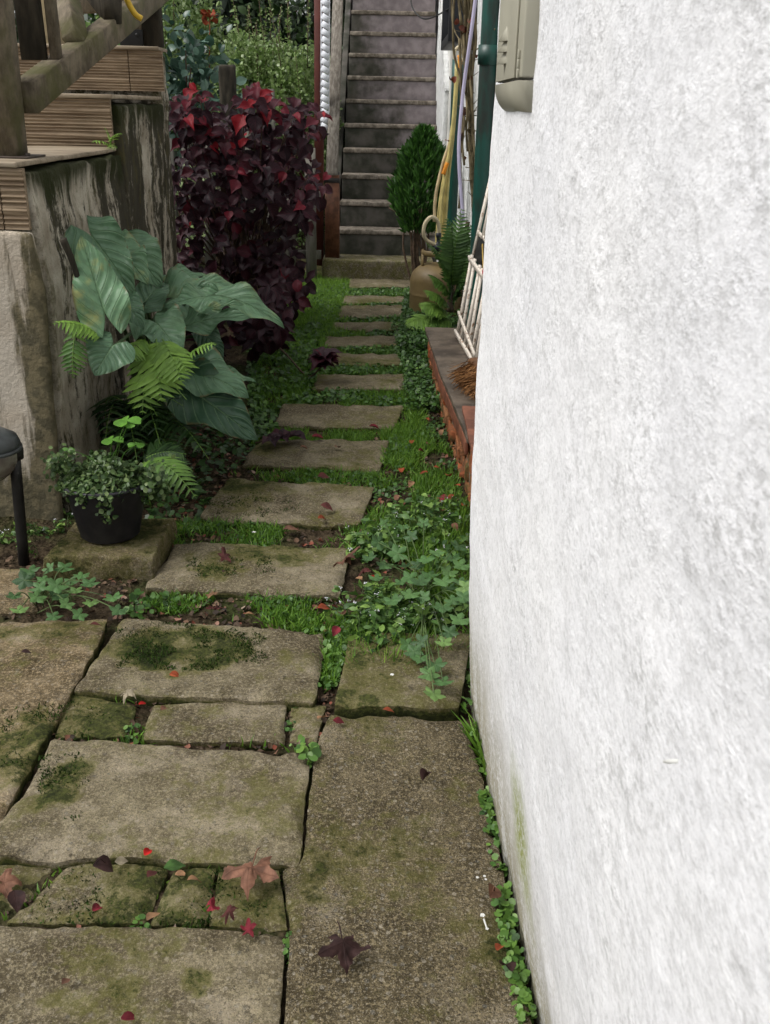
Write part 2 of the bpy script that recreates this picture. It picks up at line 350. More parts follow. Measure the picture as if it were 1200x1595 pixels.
# stepping stones, far to near
slab(*Q2((547, 422), (648, 424), (652, 447), (544, 447)), .01, 'farthest stepping stone, pale slab right in front of the stair base', rag=.7)
slab(*Q2((536, 460), (650, 460), (652, 471), (531, 472)), 0, 'thin stepping stone beside the foot of the gas cylinder', rag=.7, moss=.1)
slab(*Q2((532, 475), (652, 474), (650, 490), (526, 496)), 0, 'stepping stone just below the gas cylinder, with grass on its far side', rag=.7)
slab(*Q2((517, 501), (640, 501), (634, 514), (516, 513)), 0, 'narrow stepping stone level with the far end of the brick ledge', rag=.7, moss=.15)
slab(*Q2((506, 523), (626, 523), (620, 540), (506, 539)), 0, 'stepping stone with a pale scuff on its far left edge', rag=.7)
slab(*Q2((488, 550), (640, 552), (638, 569), (484, 568)), 0, 'wide thin stepping stone just beyond the purple sprig', rag=.8, moss=.25)
slab(*Q2((495, 581), (632, 582), (628, 606), (486, 606)), 0, 'stepping stone half hidden under the purple leaf sprig', rag=.8, moss=.05)
slab(*Q2((440, 629), (630, 630), (614, 667), (428, 663)), 0, 'stepping stone with rounded right end just below the purple sprig', rag=.9, moss=.05)
slab(*Q2((405, 682), (607, 685), (592, 732), (376, 722)), 0, 'stepping stone with a pink red leaf near its far edge', moss=.1, spots=[(430, 700, 40, 18, .35)])
slab(*Q2((357, 744), (584, 758), (560, 818), (308, 806)), 0, 'stepping stone with green moss in the middle, level with the black flower pot', moss=.12, spots=[(400, 770, 60, 22, .5)])
slab(*Q2((273, 844), (547, 852), (528, 926), (225, 917)), 0, 'stepping stone right of the pot block with one curled dark red leaf', moss=.0, spots=[(370, 880, 110, 24, .5)])
# the paved area in the foreground
slab([(193, 964), (112, 1075)], [(508, 983), (490, 1095)], .006, 'large slab with a dark green moss patch in its centre', spots=[(290, 1012, 120, 36, .95), (230, 1020, 40, 26, .3)], rag=1.1)
slab([(104, 1080), (86, 1146)], [(214, 1098), (196, 1147)], -.012, 'small moss covered square slab left of the narrow joint with the red petal', moss=.75)
slab([(238, 1095), (220, 1150)], [(446, 1092), (444, 1153)], -.008, 'narrow smooth slab between the two large mossy slabs', moss=.25)
slab([(453, 1098), (451, 1152)], [(508, 1100), (492, 1158)], -.012, 'smallest paving piece with a green seedling growing at its edge', moss=.3)
slab([(81, 1149), (40, 1230), (-45, 1328)], [(480, 1172), (468, 1344)], .005, 'largest grey slab, mossy on its left side', moss=.02, spots=[(105, 1215, 45, 45, .9), (60, 1250, 60, 20, .3), (170, 1300, 60, 25, .2)], rag=1.1)
slab([(-70, 1330), (-90, 1436)], [(100, 1340), (62, 1390), (6, 1432)], -.02, 'dark damp paving piece under the dead leaves at the left edge', moss=.55)
slab([(108, 1343), (10, 1435)], [(262, 1349), (226, 1437)], -.006, 'yellow green mossy slab with the dark curled leaf and red scrap', moss=.58)
slab([(268, 1350), (234, 1438)], [(335, 1349), (320, 1438)], -.006, 'narrow mossy slab under the smooth green leaf', moss=.5)
slab([(340, 1349), (324, 1438)], [(432, 1351), (446, 1440)], -.005, 'mossy slab under the large brown maple leaf', moss=.5)
slab([(-90, 1440), (-170, 1640)], [(442, 1444), (434, 1640)], .0, 'big plain slab at the bottom left of the paving', moss=.02, spots=[(310, 1530, 22, 22, .6), (100, 1560, 60, 25, .35)])
slab([(514, 1112), (486, 1176), (473, 1334), (437, 1350), (450, 1440), (440, 1660)], [(722, 1118), (750, 1210), (778, 1330), (800, 1450), (840, 1660)], .0,
     'long coarse slab running beside the foot of the white wall', 'slabw', moss=-.02, spots=[(470, 1400, 30, 60, .2)])
slab([(545, 985), (520, 1098)], [(735, 985), (716, 1099)], .018, 'olive slab half hidden under the green weeds by the wall', moss=.32, rag=.6)
slab([(-130, 962), (-330, 1300)], [(172, 966), (-4, 1287)], .003, 'yellow brown cracked stone slab at the left edge', 'slabbrown', spots=[(30, 1170, 130, 70, 1.0), (60, 980, 90, 16, .45), (150, 1060, 30, 60, .4)])
slab([(-140, 880), (-200, 955)], [(40, 885), (60, 950)], -.01, 'reddish brown stone under the lobed green leaves', 'slabbrown', moss=.3)
# ---- the near white wall: real relief in the stucco
def near_wall():
    g_ = P(820, 1310, X=.226); GY, GZ = g_[1], g_[2]
    ys = np.concatenate([[-3, -1.5, -.6, 0], np.arange(.12, .9, .0042), np.arange(.9, 1.955, .0052)]); zs = np.concatenate([[-.08], np.arange(-.02, 1.55, .0055), [1.6, 1.8, 2.2, 2.8, 3.4]])
    Y, Z = np.meshgrid(ys, zs, indexing='ij'); y = Y.ravel(); z = Z.ravel()
    k = np.clip(1 - z / .75, 0, 1) ** 1.5
    x = .186 + k * (.030 + .047 * np.clip((1.93 - y) / .87, -1, 3)) - .005 * np.exp(-((z - .35) / .25) ** 2)
    V = np.stack([x, y, z], 1); p = V * np.array([1, 1, 1.])
    fine = (y > .1) & (z < 1.58) & (z > -.05)
    a = fbm(p, 9, 4, 70); b = fbm(p * np.array([1, 1, .75]), 55, 3, 71); c = fbm(p, 130, 2, 72)
    rough = np.clip(.55 + fbm(p, 3, 2, 75) * 1.3, .25, 1)
    V[:, 0] += fine * (a * .006 - np.clip(b, -.1, 1) * .0014 * rough)
    lower = np.clip(1 - z / .5, 0, 1); V[:, 0] += fine * lower * fbm(p * np.array([1, .5, .6]), 45, 3, 77) * .0015
    n, m = len(ys), len(zs); mb = MB(); mb.add(V, grid_faces(n, m)[:, ::-1], np.clip(b * 1.6 + c * .8, -1, 1))
    fe = V.reshape(n, m, 3)[-1]; be = fe.copy(); be[:, 0] = .62                                  # the far end face
    mb.add(np.concatenate([fe, be]), grid_faces(2, m), 0)
    tp = V.reshape(n, m, 3)[:, -1]; tb = tp.copy(); tb[:, 0] = .62; mb.add(np.concatenate([tp, tb]), grid_faces(2, n)[:, ::-1], 0)
    mb.add([(.62, -3, -.08), (.62, 1.95, -.08), (.62, 1.95, 3.4), (.62, -3, 3.4)], np.array([[0, 1, 2, 3]]), 0)
    mt = M('white_stucco', .88, .15); X_, Y_, Z_ = mt.xyz()
    big = mt.noise(2.2, 4); patch = mt.ramp(mt.math('ADD', mt.noise(3.6, 5, .65), mt.math('MULTIPLY', Z_, .07)), .42, .66)
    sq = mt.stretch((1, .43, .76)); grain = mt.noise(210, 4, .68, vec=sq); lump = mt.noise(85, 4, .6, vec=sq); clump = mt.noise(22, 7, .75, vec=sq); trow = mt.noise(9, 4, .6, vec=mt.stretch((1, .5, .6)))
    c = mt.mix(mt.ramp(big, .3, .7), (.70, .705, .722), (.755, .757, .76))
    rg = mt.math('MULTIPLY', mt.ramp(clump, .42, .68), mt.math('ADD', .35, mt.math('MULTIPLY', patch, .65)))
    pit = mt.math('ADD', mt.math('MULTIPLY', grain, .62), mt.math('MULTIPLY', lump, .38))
    c = mt.mix(mt.math('MULTIPLY', mt.ramp(pit, .53, .41, 0, 1), mt.math('ADD', .30, mt.math('MULTIPLY', rg, .40))), c, (.37, .37, .365))     # shade of the pits put into the colour as grey specks
    c = mt.mix(mt.ramp(pit, .56, .64, 0, .6), c, (.82, .82, .82))
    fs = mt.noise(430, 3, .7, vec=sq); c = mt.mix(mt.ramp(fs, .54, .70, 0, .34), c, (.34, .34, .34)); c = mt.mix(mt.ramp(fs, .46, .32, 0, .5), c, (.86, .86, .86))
    st = mt.noise(9, 6, .7, vec=mt.stretch((1, 1, .16)))
    low = mt.ramp(Z_, .0, .50, 1, 0)
    spk = mt.math('ADD', st, mt.math('MULTIPLY', mt.math('SUBTRACT', mt.noise(120, 3, .7), .5), 1.1))
    c = mt.mix(mt.math('MULTIPLY', low, mt.math('MULTIPLY', mt.ramp(Y_, .55, 1.15, .55, 1.0), mt.ramp(spk, .34, .56, .42, 1))), c, (.26, .24, .17))      # splash dirt above the paving
    c = mt.mix(mt.math('MULTIPLY', mt.ramp(Z_, .0, .045, 1, 0), mt.ramp(mt.noise(40, 4, .7), .35, .6, .3, .95)), c, (.06, .06, .035))           # damp contact line
    gr = mt.math('MULTIPLY', mt.ramp(mt.math('ABSOLUTE', mt.math('SUBTRACT', Y_, GY)), .0, .13, 1, 0), mt.ramp(mt.math('ABSOLUTE', mt.math('SUBTRACT', Z_, GZ)), .03, .17, 1, 0))
    c = mt.mix(mt.math('MULTIPLY', gr, mt.ramp(mt.noise(80, 4, .7), .34, .58, .15, .95)), c, (.22, .25, .05))   # green algae run
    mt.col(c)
    h = mt.math('ADD', mt.math('MULTIPLY', grain, .45), mt.math('ADD', mt.math('MULTIPLY', lump, mt.math('ADD', .25, mt.math('MULTIPLY', rg, .9))), mt.math('MULTIPLY', trow, .35)))
    mt.bump(h, .42, .006)
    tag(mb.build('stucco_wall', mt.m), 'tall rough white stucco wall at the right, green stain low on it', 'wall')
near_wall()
# ---- the house wall behind it
MT['housewhite'] = (lambda m: m.col(m.mix(m.ramp(m.noise(20, 4), .35, .7), (.78, .79, .78), (.62, .63, .61))).bump(m.math('ADD', m.noise(45, 4, .7), m.noise(150, 2)), .9, .012).m)(M('rough_whitewash', .9, .2))
MT['housegrey'] = (lambda m: m.col(m.mix(m.ramp(m.noise(6, 5, vec=m.stretch((1, 1, .3))), .4, .7), (.66, .65, .61), (.46, .45, .41))).bump(m.noise(60, 3), .15, .005).m)(M('smooth_render', .85, .2))
r_ = thing('house_wall', 'white house wall behind the green pipes, rough below and smooth above', 'wall', (.6, 7, 0))
mb = MB(); gridbox(mb, (.50, 1.95, -.1), (.80, 8.15, 4.2), .12, .004, 9, seed=4); mb.build('wall', MT['housewhite'], r_)
mb = MB(); gridbox(mb, (.425, 8.153, -.1), (.80, 13, 4.6), .2, .002, 6, seed=6); mb.build('smooth_wall', MT['housegrey'], r_)
def slope(V):
    V = V.copy(); t = V[:, 2] > 1; zt = 1.42 + np.clip((V[:, 1] - 8.2) / .9, 0, 1) ** .6 * .46 + np.clip(V[:, 1] - 9.1, 0, 9) * .8
    V[:, 2] = np.where(t, np.minimum(V[:, 2], zt), V[:, 2]); return V
mb = MB(); gridbox(mb, (.385, 8.20, -.1), (.424, 9.9, 2.4), .06, .006, 14, warp=slope, seed=8); mb.build('plinth', MT['housewhite'], r_)
# ---- the staircase
MT['stair'] = (lambda m: (lambda X: m.col(m.mix(m.ramp(m.math('ADD', m.noise(3.2, 5, .6), m.math('MULTIPLY', m.math('ADD', X[0], m.math('MULTIPLY', m.math('SUBTRACT', X[2], 1.45), .42)), .62)), .34, .62),
      m.mix(m.ramp(m.noise(9, 4), .3, .7), (.034, .037, .026), (.098, .090, .078)), m.mix(m.ramp(m.noise(13, 5), .3, .7), (.20, .172, .180), (.30, .265, .27))))
      .bump(m.noise(40, 4), .3, .006).m)(m.xyz()))(M('stair_paint', .8, .2))
MT['tread'] = (lambda m: m.col(m.mix(m.ramp(m.noise(22, 5, .7), .35, .68), (.10, .085, .065), (.30, .26, .215))).bump(m.noise(60, 3), .3, .004).m)(M('worn_tread', .85, .2))
r_ = thing('garden_staircase', 'steep grey concrete staircase with worn pale tread edges and a weathered handrail', 'staircase', (0, 8.2, 0))
RISE, RUN, SX0, SX1 = .2, .25, -.435, .384
for n in range(16):
    z1 = .155 + RISE * (n + 1); y0 = 8.25 + RUN * n
    mb = MB(); gridbox(mb, (SX0, y0, z1 - RISE - (.05 if n == 0 else .0)), (SX1, y0 + RUN + .1, z1 - .038), .08, .003, 7, seed=n, rnd=.004)
    st = mb.build('step', MT['stair'], r_)
    mb = MB(); gridbox(mb, (SX0 - .004, y0 - .012, z1 - .037), (SX1 + .0005, y0 + RUN - .013, z1), .05, .0018, 11, seed=40 + n, rnd=.008); mb.build('tread', MT['tread'], st)
a = P(502, 404, z=.155); b = P(652, 404, z=.155)
mb = MB(); gridbox(mb, (a[0], 7.92, -.12), (b[0] + .12, 8.249, .155), .05, .005, 10, seed=90, rnd=.015)
MT['base'] = concrete('stair_base', (.10, .085, .06), (.24, .21, .16), bump=.6); mb.build('base_slab', MT['base'], r_)
MT['redpost'] = simple('brown_paint', (.125, .052, .028), .55, .35, 25)
MT['greywood'] = (lambda m: m.col(m.mix(m.ramp(m.noise(9, 6, .7, vec=m.stretch((6, 1.2, 1.2))), .35, .68), (.115, .10, .082), (.27, .245, .21))).bump(m.noise(16, 5, vec=m.stretch((8, 1, 1))), .4, .006).m)(M('weathered_timber', .85, .15))
p0 = P(518, 399, D=8.06); p1 = P(518, 272, D=8.06)
mb = MB(); beam(mb, (p0[0], 8.06, .15), (p0[0], 8.06, p1[2] + .0), .115, .09, up=(0, 1, 0), bev=.006); mb.build('post', MT['redpost'], r_)
mb = MB(); e0 = np.array([p0[0] - .002, 8.03, p1[2] - .02]); k = np.array([-0.007, RUN, RISE]); beam(mb, e0, e0 + k * 13, .092, .10, bev=.008); hr = mb.build('handrail', MT['greywood'], r_)
mb = MB(); beam(mb, e0 + np.array([0, -.003, -.055]), e0 + np.array([.0, .075, .0]), .121, .10); mb.build('bracket', simple('dark_metal', (.025, .022, .02), .5, .3), hr)
# stair side board left of the post
mb = MB(); gridbox(mb, (SX0 - .075, 8.3, -.1), (SX0 - .02, 12, .2), .2, .002, 6, warp=lambda V: np.stack([V[:, 0], V[:, 1], V[:, 2] + (V[:, 1] - 8.3) * (V[:, 2] > .05) * .8], 1)); mb.build('side_board', MT['stair'], r_)
# ---- the big masonry steps on the left
def stainmat():
    m = M('stained_render', .92, .1); X = m.xyz()
    c = m.mix(m.ramp(m.noise(7, 5, .6), .3, .7), (.26, .225, .170), (.48, .44, .36))
    s1 = m.noise(6.5, 8, .74, vec=m.stretch((.2, 1, .20))); s2 = m.noise(17, 7, .74, vec=m.stretch((.2, 1, .24)))
    brk = m.noise(20, 6, .75)
    dep = m.ramp(X[1], 3.25, 4.1)
    c = m.mix(m.ramp(m.math('ADD', s1, m.math('ADD', m.math('MULTIPLY', dep, .10), m.math('MULTIPLY', m.math('SUBTRACT', brk, .5), .34))), .53, .61, 0, .93), c, (.022, .020, .012))
    c = m.mix(m.ramp(m.math('ADD', s2, m.math('MULTIPLY', m.math('SUBTRACT', brk, .5), .35)), .50, .66, 0, .7), c, (.085, .075, .03))
    top = m.math('ADD', m.attr(), m.math('MULTIPLY', m.math('SUBTRACT', s1, .5), 1.6)); c = m.mix(m.ramp(top, .45, .85, 0, .95), c, (.022, .026, .008))
    c = m.mix(m.ramp(m.noise(160, 3, .7), .55, .7, 0, .4), c, (.05, .045, .03))
    m.col(c); m.bump(m.math('ADD', m.noise(60, 4, .7), m.noise(13, 4)), .6, .012); return m.m
MT['stain'] = stainmat()
XW = -1.105
r_ = thing('garden_steps', 'mossy stained masonry steps faced with ribbed timber boards at the left', 'steps', (-1.8, 3.1, 0))
def topmoss(zt):
    def f(V): return V
    return f
def addblock(lo, hi, warp, seed, amp=.008):
    mb = MB(); gridbox(mb, lo, hi, .028, amp, 10, warp=warp, seed=seed, rnd=.012)
    v = np.concatenate(mb.v); t = np.clip(1 - (hi[2] - v[:, 2]) / .22, 0, 1) * .9 + np.clip(1 - (v[:, 2] - lo[2] - .1) / .2, 0, 1) * .55
    mb.t = [t]; mb.v = [v]; mb.uv = [np.zeros((len(v), 2))]; return mb
def w1(V):
    V = V.copy(); V[:, 0] += (V[:, 0] > -1.5) * (.012 + np.clip(1.0 - V[:, 2], 0, .25) * .10 - np.clip(.75 - V[:, 2], 0, 1) * .03); V[:, 1] -= (V[:, 1] < 3.2) * np.clip(.95 - V[:, 2], 0, 1) * .02; return V
addblock((-2.7, 3.06, -.1), (XW, 4.14, 1.095), w1, 11).build('wall', MT['stain'], r_)
mb = MB(); gridbox(mb, (-2.7, 2.985, .2), (XW - .0, 3.055, .955), .03, .006, 10, warp=w1, seed=15, rnd=.02)
addblock((-2.7, 4.18, -.1), (XW + .0, 5.02, 1.285), None, 12).build('wall', MT['stain'], r_)
addblock((-2.7, 5.06, -.1), (XW - .02, 5.20, 1.50), None, 13).build('wall', MT['stain'], r_)
def woodmat(name, a, b):
    m = M(name, .7, .2); f = m.noise(5, 6, .65, vec=m.stretch((1, 6, 9))); g = m.noise(3, 3)
    c = m.mix(m.ramp(f, .3, .7), a, b); c = m.mix(m.ramp(g, .5, .75, 0, .5), c, tuple(np.array(a) * .45)); m.col(c); m.bump(f, .35, .006); return m.m
MT['ribwood'] = woodmat('ribbed_timber', (.150, .105, .065), (.31, .235, .155))
MT['deck'] = woodmat('deck_timber', (.20, .155, .105), (.36, .30, .22))
def riser(y, z0, z1, xr, joint, ribs):
    """a riser board with milled ribs: a lumpy profile swept along X, in two boards butted at the joint"""
    mb = MB()
    zz = np.linspace(z0, z1, ribs * 8 + 1); ph = (zz - z0) / (z1 - z0) * ribs
    flat = np.array([1.0 if int(p) % 7 == 3 else 0. for p in ph])
    pr = np.where(flat > 0, 0, -.006 * (.5 - .5 * np.cos(2 * np.pi * ph)) ** .6)
    for (a, b) in ((-2.7, joint - .002), (joint + .002, xr)):
        xs = np.linspace(a, b, 12); V = np.array([(x, y - pr[i] - .022 + .0015 * math.sin(9 * x + i), zz[i]) for x in xs for i in range(len(zz))])
        mb.add(V, grid_faces(12, len(zz)), .5); m = len(zz)
        for x, fl in ((a, 0), (b, 1)):
            E = np.array([(x, y - pr[i] - .022, zz[i]) for i in range(m)] + [(x, y, zz[i]) for i in range(m)]); g = grid_faces(2, m); mb.add(E, g if not fl else g[:, ::-1], .5)
        mb.add([(a, y - .022, z1), (b, y - .022, z1), (b, y, z1), (a, y, z1)], np.array([[0, 1, 2, 3]]), .5)
    return mb.build('riser', MT['ribwood'], r_)
z_1 = P(38, 262, D=3.04)[2]; zb1 = P(38, 357, D=3.04)[2]
riser(3.05, zb1, z_1, P(39, 300, D=3.03)[0], P(5, 340, D=3.03)[0], 11)
z_2a = P(100, 231, D=4.15)[2]; z_2 = P(100, 153, D=4.15)[2]; riser(4.172, z_2a + .002, z_2, P(174, 200, D=4.15)[0], -2.2, 14)
z_3a = P(180, 142, D=5.02)[2]; z_3 = P(180, 77, D=5.02)[2]; riser(5.052, z_3a + .004, z_3, P(253, 110, D=5.02)[0], P(200, 110, D=5.02)[0], 14)
for (y0, y1, z) in ((3.02, 4.148, z_1), (4.14, 5.02, z_2), (5.02, 5.22, z_3)):
    mb = MB(); gridbox(mb, (-2.7, y0, z + .0015), (XW - .012, y1, z + .018), .1, .002, 6, seed=int(y0 * 9), rnd=.006); mb.build('tread', MT['deck'], r_)
# front face of the lowest step
addblock((-2.7, 2.99, -.1), (XW + .0, 3.022, zb1 - .004), w1, 15, .003).build('front_wall', (lambda m: (lambda X: m.col(m.mix(m.ramp(m.math('ADD', m.noise(11, 5, .65, vec=m.stretch((1, 1, .16))), m.math('ADD', m.math('MULTIPLY', m.ramp(X[0], -1.22, -1.08), .17), m.ramp(X[2], .02, .22, .2, 0))), .50, .62, 0, .9),
    m.mix(m.ramp(m.noise(4, 4), .3, .7), (.40, .34, .265), (.54, .49, .41)), m.mix(m.ramp(m.noise(30, 4), .4, .6), (.05, .045, .020), (.125, .105, .055)))).bump(m.math('ADD', m.noise(70, 4, .7), m.noise(12, 4)), .6, .01).m)(m.xyz()))(M('pale_render', .92, .1)), r_)
# ---- timber railing on the steps
MT['rail'] = (lambda m: m.col(m.mix(m.ramp(m.noise(5, 5, .6), .42, .68, 0, .8), m.mix(m.ramp(m.noise(14, 6, .7, vec=m.stretch((3, 1, 1))), .3, .7), (.085, .068, .048), (.20, .165, .115)), (.085, .085, .028))).bump(m.noise(18, 5, vec=m.stretch((5, 1, 1))), .35, .006).m)(M('railing_timber', .8, .2))
MT['darkwood'] = (lambda m: m.col(m.mix(m.ramp(m.noise(9, 5, .6, vec=m.stretch((2, 2, .5))), .35, .7), (.022, .020, .015), (.065, .055, .04))).bump(m.noise(30, 4), .4, .006).m)(M('dark_damp_timber', .85, .15))
rl = thing('wooden_railing', 'weathered timber railing with sloping rail and braces on the garden steps', 'railing', (-1.2, 3.3, z_1 + .02))
pf = P(24, 243, D=3.2)
mb = MB(); beam(mb, (pf[0] - .06, 3.26, z_1 + .02), (pf[0] - .045, 3.27, z_1 + 1.0), .12, .12, up=(0, 1, 0), bev=.006); po = mb.build('post', MT['rail'], rl)
mb = MB(); gridbox(mb, (pf[0] - .13, 3.18, z_1 + .019), (pf[0] + .045, 3.35, z_1 + .025), .1, 0, rnd=.002); lathe(mb, [(0, .034), (.009, .034), (.010, .026), (.010, .022)], (pf[0] + .028, 3.23, z_1), 8)
mb.build('base_plate', simple('rusty_plate', (.06, .045, .035), .6, .4), po)
ra = P(40, 152, D=3.33); rb = P(225, 4, D=4.95); rd = unit(rb - ra)
mb = MB(); beam(mb, ra, rb + rd * .5, .075, .095, bev=.006); mb.build('rail', MT['rail'], rl)
def on_rail(D): return ra + rd * (D - ra[1]) / rd[1]
q = on_rail(3.62); mb = MB(); beam(mb, q + (-.06, 0, .046), q + (-.075, .0, .75), .085, .03, up=(0, 1, 0)); mb.build('baluster', MT['darkwood'], rl)
q = on_rail(3.64); mb = MB(); beam(mb, q + (.008, -.0, .045), q + (-.005, .02, .8), .03, .05, up=(0, 1, 0)); mb.build('baluster', MT['rail'], rl)
q = on_rail(3.9); e = P(104, -10, D=4.25); mb = MB(); beam(mb, q + (.0, 0, .04), e, .06, .09, up=(0, 1, 0)); mb.build('brace', MT['rail'], rl)
a = P(150, -14, D=4.55); b = P(176, 18, D=4.3); mb = MB(); beam(mb, a + (a - b) * 1.5, b, .07, .09); mb.build('brace', MT['darkwood'], rl)
a = P(100, 2, D=4.7); b = P(215, -4, D=4.75); mb = MB(); beam(mb, a, b, .05, .10); mb.build('cross_rail', MT['rail'], rl)
a = P(240, 74, D=5.08); mb = MB(); beam(mb, (a[0] - .01, 5.12, z_3 + .02), (a[0] - .02, 5.12, z_3 + 1.1), .085, .1, up=(0, 1, 0), bev=.008); mb.build('post', MT['darkwood'], rl)
a = P(206, 76, D=5.06); mb = MB(); beam(mb, (a[0] + .0, 5.10, z_3 + .019), (a[0] - .01, 5.10, z_3 + .55), .10, .06, up=(0, 1, 0)); p2 = mb.build('post', MT['rail'], rl)
mb = MB(); gridbox(mb, (a[0] - .055, 5.055, z_3 + .019), (a[0] + .055, 5.066, z_3 + .09), .1, 0, rnd=.002)
for dx in (-.032, .03): lathe(mb, [(0, .010), (.007, .009), (.009, 0)], (a[0] + dx, 5.053, z_3 + .067), 10, axis=(0, -1, 0))
mb.build('bracket', simple('black_steel', (.018, .018, .018), .45, .2), p2)
# plaster pillar, and a white upright added for the bright patch beyond the railing
mb = MB(); gridbox(mb, (P(55, 50, D=5.5)[0], 5.4, -.1), (P(97, 50, D=5.5)[0], 5.62, 3.2), .1, .006, 8, seed=31); tag(mb.build('plaster_pillar', simple('tan_plaster', (.33, .26, .15), .9, .2)), 'tan plaster pillar behind the wooden railing', 'pillar')
mb = MB(); gridbox(mb, (P(101, 30, D=6.6)[0], 6.55, -.1), (P(132, 30, D=6.6)[0], 6.68, 3.3), .1, .003, 8, seed=32); tag(mb.build('added_white_upright', simple('white_paint', (.80, .82, .84), .6, .05)), 'white upright added for the bright patch seen through the wooden railing', 'post')
# ---- brick ledge beside the path
def ledge():
    r = thing('brick_ledge', 'low brick ledge topped with a dark worn board beside the white wall', 'ledge', (.4, 4.1, 0))
    xs = lambda y: np.interp(y, [2.9, 3.4, 4.2, 5.15], [.300, .283, .232, .192])
    m = M('old_brick', .9, .15); f = m.noise(18, 5, .65)
    c = m.mix(m.attr(), (.30, .085, .034), (.26, .12, .055)); c = m.mix(m.ramp(f, .45, .66, 0, .85), c, (.085, .06, .035)); c = m.mix(m.ramp(m.noise(8, 4), .5, .66, 0, .85), c, (.05, .055, .018)); m.col(c); m.bump(m.noise(60, 4, .7), .6, .01)
    mb = MB(); rr = random.Random(3)
    for row in range(4):
        y = 2.6 + (row % 2) * .11
        while y < 5.1:
            L = .205 + rr.uniform(-.01, .01); x0 = xs(y + .1) + .018 + rr.uniform(-.006, .006); z0 = -.05 + row * .060
            if z0 + .052 < .20:
                gridbox(mb, (x0, y, z0), (x0 + .11, y + L, z0 + .052), .03, .006, 22, seed=rr.randint(0, 99), rnd=.008, tint=rr.random())
            y += L + .014
    mb.build('bricks', m.m, r)
    mb = MB(); gridbox(mb, (.33, 2.6, -.08), (.52, 5.13, .190), .06, .004, 12, seed=5, warp=lambda V: np.stack([V[:, 0] + (V[:, 0] < .4) * (xs(V[:, 1]) - .30), V[:, 1], V[:, 2]], 1))
    mb.build('mortar', simple('old_mortar', (.17, .14, .10), .95, .35, 30, bump=.6), r)
    m = M('dark_worn_board', .55, .35); f = m.noise(7, 5, .65)
    c = m.mix(m.ramp(f, .35, .65), (.042, .031, .022), (.125, .098, .072)); c = m.mix(m.ramp(m.noise(45, 3, .7), .62, .7, 0, .6), c, (.25, .22, .19)); m.col(c); m.bump(m.noise(40, 4), .3, .005)
    mb = MB(); gridbox(mb, (.30, 3.28, .191), (.50, 5.15, .212), .05, .0015, 9, seed=7, rnd=.004, warp=lambda V: np.stack([np.where(V[:, 0] < .4, V[:, 0] - .30 + xs(V[:, 1]), V[:, 0]), V[:, 1], V[:, 2]], 1))
    mb.build('top_board', m.m, r)
    m2 = MB(); gridbox(m2, (.30, 3.30, .140), (.312, 4.75, .190), .05, .002, 9, seed=9, rnd=.003, warp=lambda V: np.stack([V[:, 0] - .302 + xs(V[:, 1]), V[:, 1], V[:, 2]], 1)); m2.build('edging_board', simple('red_brown_edge', (.15, .055, .03), .7, .4), r)
ledge()
a = G(722, 632, .215); b = G(738, 700, .20)
mb = MB(); gridbox(mb, (a[0] - .01, 3.0, .216), (.50, 3.62, .232), .05, .002, 9, seed=19, rnd=.004, warp=lambda V: np.stack([V[:, 0] + .0 * V[:, 1], V[:, 1], V[:, 2]], 1)); tag(mb.build('red_board', simple('red_brown_board', (.15, .060, .036), .75, .4, 14)), 'short red brown board lying on the near end of the ledge', 'board')
# ================================================================== OBJECTS BESIDE THE WALLS
# ---- meter box on the near white wall
def wall_box():
    fx = .166; a = P(770, 160, X=fx); b = P(804, 178, X=fx); y1, y0 = a[1], b[1]; zb = (a[2] + b[2]) / 2; bx = .196
    r = thing('meter_box', 'beige metal box with three hooded vents and a curved bottom lip on the white wall', 'electrical box', (bx, y0, zb))
    mt = simple('beige_enamel', (.36, .345, .27), .45, .06, 6, .4, bump=.03)
    lip = zb + .035
    mb = MB(); gridbox(mb, (fx + .003, y0, lip + .003), (bx, y1, zb + .75), .1, 0, rnd=.003); mb.build('box', mt, r)
    th = np.linspace(0, np.pi / 2, 9); prof = [(fx + (bx - fx) * (1 - math.cos(t)), lip - .042 * math.sin(t)) for t in th] + [(bx, lip)]
    n = len(prof); V = np.array([(x, y, z) for y in (y0 - .003, y1 + .002) for x, z in prof]); mb = MB()
    mb.add(V, [np.array([[i, i + 1, i + 1 + n, i + n] for i in range(n - 1)]), np.arange(n)[::-1][None], np.arange(n, 2 * n)[None]]); mb.build('bottom_lip', mt, r, smooth=False)
    mb = MB(); gridbox(mb, (fx, y0 + .06, lip + .004), (fx + .0028, y1 - .004, zb + .74), .1, 0, rnd=.001); dr = mb.build('cover', mt, r)
    for (u, v) in ((789, 64), (788, 81), (787, 99)):
        c = P(u, v, X=fx); w, h, d = .020, .014, .012; mb = MB()
        V = [(fx, c[1] - w, c[2]), (fx, c[1] + w, c[2]), (fx, c[1], c[2] + h * 1.5), (fx - d, c[1] - w * .2, c[2] - .001), (fx - d, c[1] + w * .2, c[2] - .001)]
        mb.add(V, [np.array([[0, 2, 3], [1, 4, 2], [2, 4, 3]]), np.array([[0, 3, 4, 1]])]); mb.build('vent_hood', mt, r, smooth=False)
    for (u, v) in ((803.5, 88), (803, 102), (802.5, 117)):
        c = P(u, v, X=fx + .003); mb = MB(); gridbox(mb, (fx - .0005, y0 + .018, c[2] - .005), (fx + .0031, y0 + .026, c[2] + .006), .1, 0, rnd=.001); mb.build('hinge_slot', mt, r)
    mb = MB(); gridbox(mb, (bx, y0 - .006, zb - .012), (bx + .012, y1 + .004, zb + .76), .1, 0, rnd=.001); mb.build('shadow_strip', simple('shadow_black', (.03, .03, .03), .7), r)  # black strip added as the shadow line between box and wall
wall_box()
